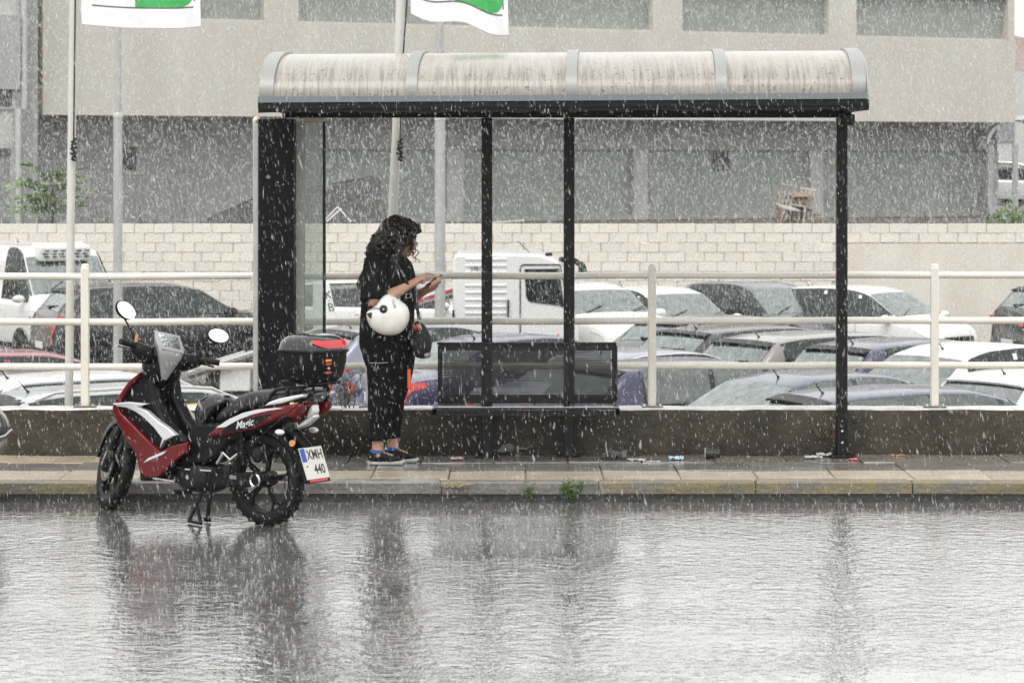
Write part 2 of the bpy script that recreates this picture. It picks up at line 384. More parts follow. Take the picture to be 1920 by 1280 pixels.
def shelter():
    t = thing('bus_shelter', 'black bus shelter with slim posts and a curved dirty plastic roof', 'bus shelter', (0, 0, ZS))
    X0, X1 = -1.64, 2.30; tilt = .0065; YAW = .04
    prof = []                                   # (depth, height) of the barrel
    for i in range(15):
        a = math.pi * .5 * i / 14
        prof.append((.98 * (1 - math.cos(a)) ** 1.05, .315 * math.sin(a) ** .9))
    for i in range(1, 7):
        a = math.pi * .5 * i / 6; prof.append((.98 + .35 * math.sin(a), .315 - .12 * (1 - math.cos(a))))
    def RP(x, d, h): return Vector((x + d * YAW, EY + d - (x) * .0, 2.585 - ZS + h + tilt * (x - X0)))
    rm = roof_mat(); FL = mat('rib_flashing', (.27, .27, .265), .4, metal=.2, dark=(.28, .27, .25), var=1, vscale=8, thr=.4)
    ribs = [X0 + .045, -.655, .385, 1.36, X1 - .045]
    for a, b_ in zip(ribs[:-1], ribs[1:]):
        mb = MB(); n = 10; g = .04
        rings = []
        for i in range(n + 1):
            x = a + g + (b_ - a - 2 * g) * i / n
            rings.append([RP(x, d, h) for d, h in prof] + [RP(x, d + .002, h - .012) for d, h in reversed(prof)])
        mb.loft(rings, True); mb.build('roof_panel', rm, t, smooth=50)
    for k, x in enumerate(ribs):
        hw = .047 if k in (0, 4) else .038
        rings = [[RP(x + s * hw, d - .01, h + .016) for d, h in prof] + [RP(x + s * hw, d, h - .02) for d, h in reversed(prof)] for s in (-1, 1)]
        MB().loft(rings, True).build('roof_rib', FL, t, smooth=50, bevel=.003)
    # end fins in thin grey sheet
    rings = [[RP(x, d - .03, h + .004) for d, h in prof] + [RP(x, 1.3, -.03), RP(x, -.03, -.03)] for x in (X1 + .003, X1 + .012)]
    MB().loft(rings, True).build('end_sheet', mat('thin_sheet', (.3, .3, .3), .4), t, smooth=40)
    rings = [[RP(x, d + .004, h - .03) for d, h in prof] + [RP(x, 1.3, -.03), RP(x, .03, -.03)] for x in (X0 + .02, X0 + .03)]
    MB().loft(rings, True).build('end_sheet', mat('thin_sheet', (.3, .3, .3), .4), t, smooth=40)
    # eave: gutter lip and black fascia with a ragged lower edge
    GL = mat('gutter_grey', (.16, .17, .18), .3, metal=.3, coat=.4)
    for nm, m_, z0, z1, y0, y1 in (('gutter', GL, -.034, .004, -.045, .05), ('fascia', BLACKP, -.075, -.032, -.03, .05), ('fascia_lip', BLACKP, -.10, -.073, -.012, .05)):
        rings = []; rr = random.Random(5); n = 60
        for i in range(n + 1):
            x = X0 - .006 + (X1 - X0 + .012) * i / n; rag = rr.uniform(-.008, .006) if nm == 'fascia_lip' else 0
            rings.append([RP(x, y0, z0 + rag), RP(x, y1, z0 + rag), RP(x, y1, z1), RP(x, y0, z1)])
        MB().loft(rings, True).build(nm, m_, t, smooth=30)
    # rear beam, cantilever arms, posts
    MB().box(((X0 + X1) / 2 + .05, PY_ + .02, 2.52 - ZS + .012), (X1 - X0, .09, .12)).build('rear_beam', BLACKP, t, bevel=.006)
    xs = [(913 - 960) * PY_ / F, (1067 - 960) * PY_ / F, (1578 - 960) * PY_ / F, -1.60]
    for x in xs:
        wd = .075
        p = MB().box((x, PY_, (2.47 - ZS) / 2), (wd, wd, 2.47 - ZS)).build('post', BLACKP, t, bevel=.005)
        MB().box((x, PY_, .006), (.16, .16, .012)).build('foot_plate', BLACKP, p, bevel=.002)
        MB().box((x + .02, (PY_ + EY) / 2 + .03, 2.54 - ZS), (.05, PY_ - EY - .06, .07)).build('roof_arm', BLACKP, t, bevel=.004)
    MB().box(((1587 - 960) * 19.3 / F, 19.3, 2.455 - ZS), (.10, .16, .075)).build('bracket', BLACKP, t, bevel=.008)
    dm = clear_glass('drip_water', (.9, .93, .93), .5); rr = random.Random(9)
    for i in range(34):                          # drips hanging from the fascia
        p = RP(rr.uniform(X0 + .05, X1 - .05), .02, -.104 - rr.uniform(0, .012))
        MB().ell(p, (.004, .004, rr.uniform(.006, .012)), None, 6, 5).build('drip', dm, t, smooth=180)
    for px in (913, 1067, 1578):
        for z in (.10, .18): MB().lathe([(0, -.006), (.009, -.006), (.010, 0)], ((px - 960) * PY_ / F, PY_ - .038, z), 'y', 6).build('bolt', STEEL, t)
    return t
shelter()

def advert_case():
    t = thing('advert_case', 'tall black advertising case with glass side at the left shelter end', 'advert case', ((540 - 960) * 19.0 / F, 19.0, ZS))
    s = 19.0 / F
    def X(px): return (px - 540) * s
    def Z(py): return ZC - (py - YH) * s - ZS
    zt, zb = Z(221), Z(732)
    FRM = mat('case_frame', (.50, .50, .47), .4, metal=.2, var=.3, vscale=5)
    MB().box((X(520), .0, (zt + zb) / 2), (X(553) - X(487), .22, zt - zb - .02)).build('lamp_box', mat('dark_panel', (.006, .006, .007), .5, spec=.12), t, bevel=.006)
    MB().box((X(481.5), -.03, (zt + zb) / 2 - .01), (X(487) - X(476) - .002, .10, zt - zb - .02)).build('frame_post', FRM, t, bevel=.006)
    MB().ell((X(482), -.03, zt - .02), (.028, .06, .03)).build('corner_cap', mat('cap_cream', (.62, .56, .42), .4), t)
    # folded glass leaf behind, framed
    MB().box((X(560), .16, (zt + zb) / 2), (X(567) - X(553) + .01, .04, zt - zb - .03)).build('frame_post', FRM, t, bevel=.004)
    MB().box((X(605), .17, (zt + zb) / 2 - .01), (X(607) - X(602), .05, zt - zb - .02)).build('frame_edge', BLACKP, t, bevel=.003)
    MB().box((X(584), .17, (zt + zb) / 2), (X(603) - X(566), .010, zt - zb - .06)).build('glass_pane', clear_glass('case_glass', (.80, .86, .82), .28), t)
    MB().box((X(580), .15, zt - .012), (X(607) - X(553), .06, .03)).build('top_rail', mat('cap_cream', (.62, .56, .42), .4), t, bevel=.008)
    MB().box((X(545), .1, zb - .02), (X(607) - X(480), .2, .04)).build('bottom_rail', BLACKP, t, bevel=.006)
    for px in (497, 535): MB().box((X(px), .05, zb / 2 - .02), (.05, .05, zb - .03)).build('leg', BLACKP, t, bevel=.004)
    return t
advert_case()

# ================================================================ perforated bench
def perf(mb, x0, x1, z0, z1, y, pitch=.0122, r=.0040, fn=None, mx=.022, mz=.016):
    nx = int((x1 - x0 - 2 * mx) / pitch); nz = int((z1 - z0 - 2 * mz) / (pitch * .866))
    ax = x0 + (x1 - x0 - nx * pitch) / 2; az = z0 + (z1 - z0 - nz * pitch * .866) / 2; ph = pitch * .866
    q = lambda x, z: fn(x, z) if fn else (x, y, z)
    for i in range(nz):
        off = (pitch / 2 if i % 2 else 0)
        for j in range(nx - 1):
            a = ax + j * pitch + off; c = az + i * ph; cx, cz = a + pitch / 2, c + ph / 2
            o = [(a, c), (a + pitch, c), (a + pitch, c + ph), (a, c + ph)]
            h = [(cx + r * math.cos(R(k)), cz + r * math.sin(R(k))) for k in (225, 285, 345, 45, 105, 165)]
            h = [(cx + r * math.cos(R(k)), cz + r * math.sin(R(k))) for k in (225, 270, 315, 0, 45, 90, 135, 180)]
            vs = [q(*p) for p in o + h]
            mb.add(vs, [(0, 5, 4), (0, 1, 5), (1, 6, 5), (1, 7, 6), (1, 2, 7), (2, 8, 7), (2, 9, 8), (2, 3, 9), (3, 10, 9), (3, 11, 10), (3, 0, 11), (0, 4, 11)])
    b = [(x0, z0), (x1, z0), (x1, z1), (x0, z1)]; i0 = (ax + pitch * .5, az); i1 = (ax + nx * pitch - pitch, az + nz * ph)
    inn = [(i0[0] - pitch * .5, i0[1]), (i1[0] + pitch * .5, i0[1]), (i1[0] + pitch * .5, i1[1]), (i0[0] - pitch * .5, i1[1])]
    for k in range(4):
        l = (k + 1) % 4; mb.add([q(*b[k]), q(*b[l]), q(*inn[l]), q(*inn[k])], [(0, 1, 2, 3)])
    return mb
def bench():
    D = 19.2; s = D / F; xc = (988 - 960) * s
    t = thing('bench', 'black perforated metal bench fixed before the shelter posts', 'bench', (xc, D, ZS))
    X = lambda px: (px - 988) * s
    Z = lambda py: ZC - (py - YH) * s - ZS
    M_ = mat('bench_steel', (.007, .007, .008), .4, spec=.3)
    o = perf(MB(), X(822), X(1157), Z(756), Z(648), .17, r=.0028, mx=.022, mz=.042).build('backrest', M_, t, smooth=0)
    for z in (Z(647), Z(757)): MB().box((0, .172, z), (X(1159) - X(820), .03, .018)).build('backrest_edge', M_, o, bevel=.003)
    for x in (X(821.5), X(1157.5)): MB().box((x, .172, (Z(648) + Z(757)) / 2), (.014, .032, Z(648) - Z(757) - .02)).build('backrest_edge', M_, o, bevel=.003)
    st = perf(MB(), X(813), X(1159), -.2, .17, 0, fn=lambda x, d: (x, d, Z(760) + .012)).build('seat', M_, t, smooth=0)
    perf(MB(), X(813), X(1159), Z(774), Z(759), -.2, mx=.02, mz=.008).build('seat_front', M_, st, smooth=0)
    MB().tube([(X(813), -.2, Z(758.5)), (X(1159), -.2, Z(758.5))], .004, 6).build('seat_edge', mat('pale_edge', (.4, .4, .4), .3, metal=.8), st)  # thin pale line along the front of the seat
    for x in (X(816), X(1156)): MB().box((x, -.02, Z(767)), (.03, .36, .045)).build('seat_end', M_, st, bevel=.004)
    for px in (913, 1067):
        x = X(px) * 1.0
        MB().box((x, .20, Z(700)), (.06, .04, .30)).build('bracket', M_, t, bevel=.004)
        MB().tube([(x, .2, Z(765)), (x, -.12, Z(764))], .018, 8).build('seat_arm', M_, t)
        MB().box((x, .2, Z(770) / 2 + .0), (.07, .04, Z(760))).build('leg', M_, t, bevel=.004)
    return t
bench()

# ================================================================ block wall behind the car park
WD = 58.5
def block_wall():
    t = thing('block_wall', 'tall cream painted concrete block wall at the back of the car park', 'wall', (0, WD, ZLOT))
    CB = mat('cream_block', (.70, .655, .575), .6, dark=(.60, .55, .46), var=1, vscale=3.5, thr=.36, bump=.35, bscale=25, rand=.045)
    JO = mat('block_joint', (.62, .575, .49), .7, dark=(.20, .17, .13), var=1, vscale=2.6, thr=.43)
    PL = mat('cream_render', (.66, .615, .535), .6, dark=(.55, .50, .42), var=1, vscale=1.5, thr=.42, stretch=(1, 1, .3), bump=.3, bscale=6)
    H = .855 - ZLOT; pitch = .403; ch = .2
    MB().box((0, .13, H / 2 - .01), (40, .2, H - .02)).build('mortar', JO, t, smooth=0)
    xs = (1590 - 960) * WD / F
    MB().box((xs + 8.2, .012, (H - 2 * ch - .02) / 2), (16.4, .036, H - 2 * ch - .02)).build('rendered_panel', PL, t, bevel=.004)
    vars_ = []
    for k in range(5):
        me = block_mesh(.393, ch - .007, .03, .004, .008, 50 + k).mesh('block'); me.materials.append(CB)
        for v in me.vertices: v.co = (v.co.x, -v.co.z, v.co.y)
        vars_.append(me)
    n = 0; rest = MB(); rr = random.Random(11)
    for c in range(12):
        z = H - (c + .5) * ch
        off = (c % 2) * pitch / 2 + rr.uniform(-.04, .04)
        for i in range(-40, 41):
            x = i * pitch + off
            if abs(x) > 12.5 or (x > xs - .2 and c > 1): continue
            big = abs(x) < 10.9 and c < 7
            if big and n < 300:
                o = link('block', vars_[rr.randrange(5)], None, t); o.location = (x + rr.uniform(-.004, .004), .016 + rr.uniform(-.004, .004), z + rr.uniform(-.003, .003)); o.rotation_euler = (rr.uniform(-.01, .01), rr.uniform(-.008, .008), rr.uniform(-.008, .008)); n += 1
            else:
                rest.add([Vector(v.co) + Vector((x, .016 + rr.uniform(-.004, .004), z)) for v in vars_[rr.randrange(5)].vertices], [tuple(p.vertices) for p in vars_[0].polygons])
    o = rest.build('far_blocks', CB, t, smooth=0); tag(o, kind='stuff')
    cap = MB(); 
    return t
block_wall()
yard = MB().add([(-400, WD + .2, .62), (400, WD + .2, .62), (400, 900, .62), (-400, 900, .62)], [(0, 1, 2, 3)]).build('upper_ground', mat('yard_earth', (.10, .09, .07), .8, var=.4, vscale=1), smooth=0)
tag(yard, 'dull earth ground of the yard above the block wall', kind='structure')

# ================================================================ building
EV = Vector((25.9, 14.0, 0)).normalized(); NV = Vector((EV.y, -EV.x, 0))     # along the front, outward normal
def FP(px, py, back=0.):
    """point of the front (set back by `back`) seen at a pixel, as (along, height)"""
    A = Vector((-11.7, 64.0, 0)) - NV * back; k = (px - 960) / F
    s = (A.x - k * A.y) / (k * EV.y - EV.x); D = A.y + EV.y * s
    return s, ZC - (py - YH) * D / F
def fmap(back=0.):
    A = Vector((-11.7, 64.0, 0)) - NV * back
    return lambda s, z, w: A + EV * s + NV * w + Vector((0, 0, z))
def building():
    BE = mat('beige_render', (.51, .485, .43), .7, dark=(.43, .405, .355), var=1, vscale=.9, thr=.42, bump=.2, bscale=5, stretch=(1, 1, .22))
    GR = mat('green_grey_panel', (.27, .285, .255), .6, dark=(.22, .235, .21), var=1, vscale=.8, thr=.5)
    GW = mat('grey_render', (.30, .30, .295), .7, dark=(.25, .25, .245), var=1, vscale=.4, thr=.5)
    LG = mat('grey_column', (.40, .40, .39), .7, var=.1)
    t = thing('building', 'large beige building with recessed green grey panels and overhanging upper floor', 'building', (-11.7, 64.0, .62))
    off = Vector((-11.7, 64.0, .62))
    def slab(name, s0, s1, z0, z1, w0, w1, m, back=0., par=None, bevel=.0):
        f = fmap(back); pts = [(s0, z0), (s1, z0), (s1, z1), (s0, z1)]
        mb = MB().prism(pts, f, w0, w1); mb.v = [tuple(Vector(p) - off) for p in mb.v]
        return mb.build(name, m, par or t, smooth=0, bevel=bevel)
    sl = FP(80, 215)[0]; sr = FP(1903, 230)[0]; zo, zw, zt, ztop = 3.215, 5.46, 6.62, 6.85
    slab('upper_wall', sl, sr, zo, zw, -1.2, 0, BE)
    slab('upper_wall', sl, sr, zt, ztop, -1.2, 0, BE)
    edges = [(375, 495), (560, 1224), (1280, 1554), (1606, 1890)]
    prev = sl
    for a, b_ in edges:
        sa, sb = FP(a, 55)[0], FP(b_, 60)[0]
        slab('pier', prev, sa, zw + .002, zt - .002, -1.2, -.003, BE)
        o = slab('recessed_panel', sa + .003, sb - .003, zw + .002, zt - .002, -.5, -.22, GR)
        slab('panel_sill', sa + .003, sb - .003, zw + .002, zw + .06, -.2, -.02, BE, par=o)
        prev = sb
    slab('pier', prev, sr, zw + .002, zt - .002, -1.2, -.003, BE)
    # lower floor, set back
    bk = 1.25; sl2 = FP(40, 300, bk)[0]; sr2 = FP(1870, 300, bk)[0]
    zl = FP(1000, 281, bk)[1]; zb2 = .62
    slab('lower_wall', sl2, sr2, zb2, zo + .3, -8, -.26, GW, bk)
    slab('lintel', FP(600, 300, bk)[0], sr2, zl, zo + .2, -.25, 0, GW, bk)
    slab('plain_wall', sl2, FP(600, 300, bk)[0] - .002, zb2, zo + .2, -.25, -.02, GW, bk)
    zsill = FP(1000, 404, bk)[1]
    for a, b_ in ((837, 868), (1187, 1213), (1518, 1542), (1848, 1870)):
        slab('column', FP(a, 300, bk)[0], FP(b_, 300, bk)[0], zb2, zl - .002, -.25, .04, LG, bk)
    cuts = [(602, 837), (868, 1187), (1213, 1518), (1542, 1848)]
    for a, b_ in cuts:
        slab('recessed_panel', FP(a, 300, bk)[0] + .002, FP(b_, 300, bk)[0] - .002, zsill, zl - .002, -.25, -.12, GR, bk)
        slab('ledge', FP(a, 300, bk)[0] + .002, FP(b_, 300, bk)[0] - .002, zb2, zsill - .002, -.25, -.0, GW, bk)
    DK = mat('dark_grille', (.03, .03, .032), .5)
    for a, b_, y0, y1, bb, wv in ((1341, 1371, 284, 319, bk, -.11), (232, 255, 276, 318, bk, -.01)):
        s0, z1 = FP(a, y0, bb); s1, z0 = FP(b_, y1, bb)
        v = slab('vent', s0, s1, z0, z1, wv, wv + .03, DK, bb)
        for k in range(4): slab('slat', s0, s1, z0 + (z1 - z0) * (k + .3) / 4, z0 + (z1 - z0) * (k + .6) / 4, wv + .031, wv + .045, mat('slat_grey', (.08, .08, .08), .5), bb, v)
    return t
building()

def left_block():
    t = thing('side_building', 'grey neighbouring building with downpipes at the left edge', 'building', (-14.0, 62.5, .62))
    off = Vector((-14.0, 62.5, .62)); f0 = fmap(-.6); G1 = mat('grey_side', (.33, .33, .32), .7, var=.15, vscale=.6); G2 = mat('pale_side', (.44, .44, .42), .7, var=.12, vscale=.8); DK = mat('dark_opening', (.06, .06, .06), .5)
    def FQ(px, py): return FP(px, py, -.6)
    def slab(name, a, y0, b_, y1, w0, w1, m, par=None):
        s0, z1 = FQ(a, y0); s1, z0 = FQ(b_, y1)
        mb = MB().prism([(s0, z0), (s1, z0), (s1, z1), (s0, z1)], f0, w0, w1); mb.v = [tuple(Vector(p) - off) for p in mb.v]
        return mb.build(name, m, par or t, smooth=0)
    slab('wall', -260, -140, 79, 480, -6, -.3, G1)
    slab('wing_wall', -260, -140, 37, 480, -.298, 0, G2)
    w1 = slab('window', -40, 168, 21, 205, .002, .03, DK); slab('window_frame', -40, 200, 23, 206, .03, .06, G1, w1)
    slab('balcony_slab', -60, 28, 33, 168, .002, .20, G1)
    w2 = slab('door', -40, 280, 17, 425, .002, .03, mat('door_grey', (.2, .2, .2), .5)); slab('door_head', -40, 278, 18, 292, .03, .06, DK, w2)
    for px, y0, y1 in ((42, -120, 205), (31, 205, 440)):
        pts = []
        for y in (y0, (y0 + y1) / 2, y1):
            s, z = FQ(px, y); pts.append(f0(s, z, .1) - off)
        MB().tube(pts, .075, 10).build('downpipe', mat('pipe_grey', (.42, .42, .40), .5), t, smooth=60)
    return t
left_block()
# ================================================================ vehicles
GLS = glass_mat('car_glass', (.03, .036, .036), .04, .36)
GLM = glass_mat('car_mid_glass', (.02, .024, .024), .05, .24)
GLD = glass_mat('car_side_glass', (.010, .012, .012), .04, .10)
TRIM = mat('window_trim', (.012, .012, .012), .4)
CHROME = mat('chrome', (.8, .8, .8), .15, metal=1)
PLATE = mat('plate_white', (.72, .72, .68), .4)
TYRE = mat('tyre', (.012, .012, .012), .6)
ALLOY = mat('alloy', (.45, .46, .46), .3, metal=.8)
def paint(name, c, metal=.0, rough=.28): return mat('paint_' + name, c, rough, metal=metal, coat=.5)
PAINTS = {
 'white': paint('white', (.66, .66, .645)), 'black': paint('black', (.008, .008, .009)), 'grey': paint('grey', (.17, .17, .175), .4),
 'silver': paint('silver', (.42, .43, .44), .5), 'red': paint('red', (.20, .012, .02)), 'blue': paint('blue', (.016, .0145, .058)),
 'darkblue': paint('darkblue', (.026, .025, .065)), 'bluegrey': paint('bluegrey', (.09, .10, .115), .4), 'silverblue': paint('silverblue', (.20, .21, .26), .4),
 'darkgrey': paint('darkgrey', (.045, .046, .05), .3), 'taupe': paint('taupe', (.22, .21, .195), .4), 'yellow': paint('yellow', (.75, .55, .06))}
KINDS = {   # length, width, height, roof profile (x, z), belt rear->front, cowl x, roof front x, roof rear x, glass foot x
 'hatch': dict(L=4.05, W=1.74, top=[(-2.02, .50), (-2.0, .80), (-1.93, .98), (-1.50, 1.40), (-1.1, 1.445), (-.4, 1.47), (.15, 1.455), (.52, 1.38), (1.22, .985), (1.6, .90), (1.88, .76), (2.0, .60), (2.03, .45)], belt=(1.0, .90), ws=(.50, 1.20), rg=(-1.91, -1.50), side=(-1.28, 1.05), b=(-.42, .36)),
 'sedan': dict(L=4.6, W=1.78, top=[(-2.3, .50), (-2.29, .80), (-2.22, .96), (-1.62, 1.02), (-.98, 1.36), (-.6, 1.43), (0, 1.45), (.35, 1.43), (.62, 1.36), (1.32, .98), (1.8, .90), (2.14, .76), (2.28, .60), (2.3, .45)], belt=(.97, .90), ws=(.62, 1.30), rg=(-1.60, -.98), side=(-1.02, 1.12), b=(-.25, .45)),
 'suv': dict(L=4.45, W=1.84, top=[(-2.2, .55), (-2.2, .90), (-2.12, 1.12), (-1.78, 1.55), (-1.4, 1.62), (-.5, 1.65), (.1, 1.63), (.48, 1.55), (1.12, 1.14), (1.6, 1.07), (2.05, .96), (2.2, .75), (2.22, .50)], belt=(1.14, 1.05), ws=(.46, 1.10), rg=(-2.10, -1.76), side=(-1.62, .98), b=(-.45, .30)),
 'estate': dict(L=4.5, W=1.76, top=[(-2.24, .50), (-2.22, .82), (-2.12, 1.0), (-1.72, 1.40), (-1.3, 1.46), (-.4, 1.48), (.2, 1.46), (.56, 1.38), (1.28, .98), (1.7, .90), (2.08, .76), (2.22, .60), (2.25, .45)], belt=(1.0, .91), ws=(.54, 1.25), rg=(-2.09, -1.72), side=(-1.60, 1.08), b=(-.45, .38)),
 'van': dict(L=5.2, W=1.98, top=[(-2.6, .5), (-2.6, 1.6), (-2.58, 2.1), (-2.3, 2.14), (0, 2.15), (1.05, 2.14), (1.30, 2.06), (2.0, 1.22), (2.35, 1.08), (2.56, .9), (2.6, .5)], belt=(1.2, 1.15), ws=(1.36, 1.97), rg=None, side=(.72, 1.90), b=None),
 'minibus': dict(L=5.0, W=1.9, top=[(-2.5, .5), (-2.5, 1.2), (-2.42, 1.80), (-2.2, 1.88), (0, 1.90), (.85, 1.89), (1.1, 1.82), (1.75, 1.15), (2.2, 1.0), (2.46, .8), (2.5, .5)], belt=(1.12, 1.08), ws=(1.12, 1.72), rg=None, side=(-2.2, 1.62), b=(-.9, .5)),
}
def smooth_interp(pts, x):
    return float(np.interp(x, [p[0] for p in pts], [p[1] for p in pts]))
class CarShape:
    def __init__(s, kind, H=None):
        k = KINDS[kind]; s.k = k; s.L, s.W = k['L'], k['W']
        xs = np.linspace(-s.L / 2, s.L / 2, 161); z = np.array([smooth_interp(k['top'], x) for x in xs])
        for _ in range(3): z[1:-1] = (z[:-2] + 2 * z[1:-1] + z[2:]) / 4
        if H: z = np.where(z > .9, .9 + (z - .9) * (H - .9) / (z.max() - .9), z)
        s.xs, s.z = xs, z; s.H = z.max()
    def zt(s, x): return float(np.interp(x, s.xs, s.z))
    def sec(s, x):
        k = s.k; e = abs(x) / (s.L / 2); zt = s.zt(x)
        w = s.W / 2 * (1 - .07 * e ** 3 - .16 * e ** 14); f = (x + s.L / 2) / s.L
        zb = min(k['belt'][0] + (k['belt'][1] - k['belt'][0]) * f, zt - .012)
        zs = .20 + .10 * e ** 10; g = max(0., zt - zb); gs = min(1, g / .12)
        wg = w * .955 - .018 * gs; tum = .26 if s.k['ws'][0] < 1 else .12
        cr = .022 + .02 * (1 - gs)
        side = lambda q: (wg - tum * q * g - .02 * gs * q * q, zb + .012 * gs + (g - .03 * gs) * q)
        wt = side(1.)[0]
        return [(0, zs), (w * .85, zs), (w * .965, zs + .09), (w, zs + .28), (w * 1.0, zs + .5 * (zb - zs) + .1), (w * .985, zb - .07), (w * .962, zb - .005), (wg, zb + .012 * gs), side(.33), side(.66), side(.92), (wt - .035 - .02 * gs, zt - .012), (wt * .86 - .02, zt + cr * .35), (wt * .45, zt + cr * .85), (0, zt + cr)]
    def S(s, x, v, sg=-1, off=0.):
        """surface point: section index v (fraction), side sg (-1 right, +1 left)"""
        def q(x_, v_):
            c = s.sec(x_); i = min(int(v_), len(c) - 2); f = v_ - i
            return Vector((x_, sg * (c[i][0] * (1 - f) + c[i + 1][0] * f), c[i][1] * (1 - f) + c[i + 1][1] * f))
        p = q(x, v)
        if off:
            e = .02; a = q(min(x + e, s.L / 2), v) - q(max(x - e, -s.L / 2), v); b = q(x, min(v + .12, 14)) - q(x, max(v - .12, 0))
            nn = a.cross(b)
            if nn.length > 1e-9:
                nn.normalize()
                out = Vector((0, sg * 1., .25)) if v < 11 else Vector((0, 0, 1))
                if nn.dot(out) < 0: nn = -nn
                p = p + nn * off
        return p
    def body(s):
        st = list(np.linspace(-s.L / 2, s.L / 2, 57)); mb = MB(); rings = []
        for x in st:
            c = s.sec(x); rings.append([(x, -y, z) for y, z in c] + [(x, y, z) for y, z in reversed(c[1:-1])])
        return mb.loft(rings, True)
    def patch(s, mb, x0, x1, v0, v1, sg, off, nx=10, nv=5, both=False):
        vs = []; fs = []
        cols = nv + 1
        for i in range(nx + 1):
            x = x0 + (x1 - x0) * i / nx
            a = v0(i / nx) if callable(v0) else v0; b = v1(i / nx) if callable(v1) else v1
            for j in range(cols): vs.append(s.S(x, a + (b - a) * j / nv, sg, off))
        for i in range(nx):
            for j in range(nv): fs.append((i * cols + j, i * cols + j + 1, (i + 1) * cols + j + 1, (i + 1) * cols + j))
        return mb.add(vs, fs)
    def top_patch(s, mb, x0, x1, v0, off, nx=8, nv=6):
        vs = []; fs = []; n = 2 * nv + 1
        for i in range(nx + 1):
            x = x0 + (x1 - x0) * i / nx
            for j in range(-nv, nv + 1):
                v = 14 - (14 - v0) * abs(j) / nv; vs.append(s.S(x, v, -1 if j < 0 else 1, off))
        for i in range(nx):
            for j in range(n - 1): fs.append((i * n + j, i * n + j + 1, (i + 1) * n + j + 1, (i + 1) * n + j))
        return mb.add(vs, fs)
SHAPES = {}
def wheel_parts(t, x, y, r, sg):
    wh = MB().lathe([(r * .62, -.09), (r * .9, -.1), (r, -.06), (r, .06), (r * .9, .1), (r * .62, .09)], (x, y, r), 'y', 24, True).build('wheel', TYRE, t, smooth=50)
    m = MB().lathe([(r * .63, sg * .085), (r * .6, sg * .06), (r * .56, sg * .05), (.0, sg * .05)], (x, y, r), 'y', 20)
    for k in range(5):
        a = 2 * math.pi * k / 5 + .3
        m.add([(x + r * q * math.cos(a + d), y + sg * h, r + r * q * math.sin(a + d)) for q, d, h in ((.08, -.9, .075), (.58, -.10, .07), (.58, .10, .07), (.08, .9, .075))], [(0, 1, 2, 3)])
    m.build('rim', ALLOY, wh, smooth=40)
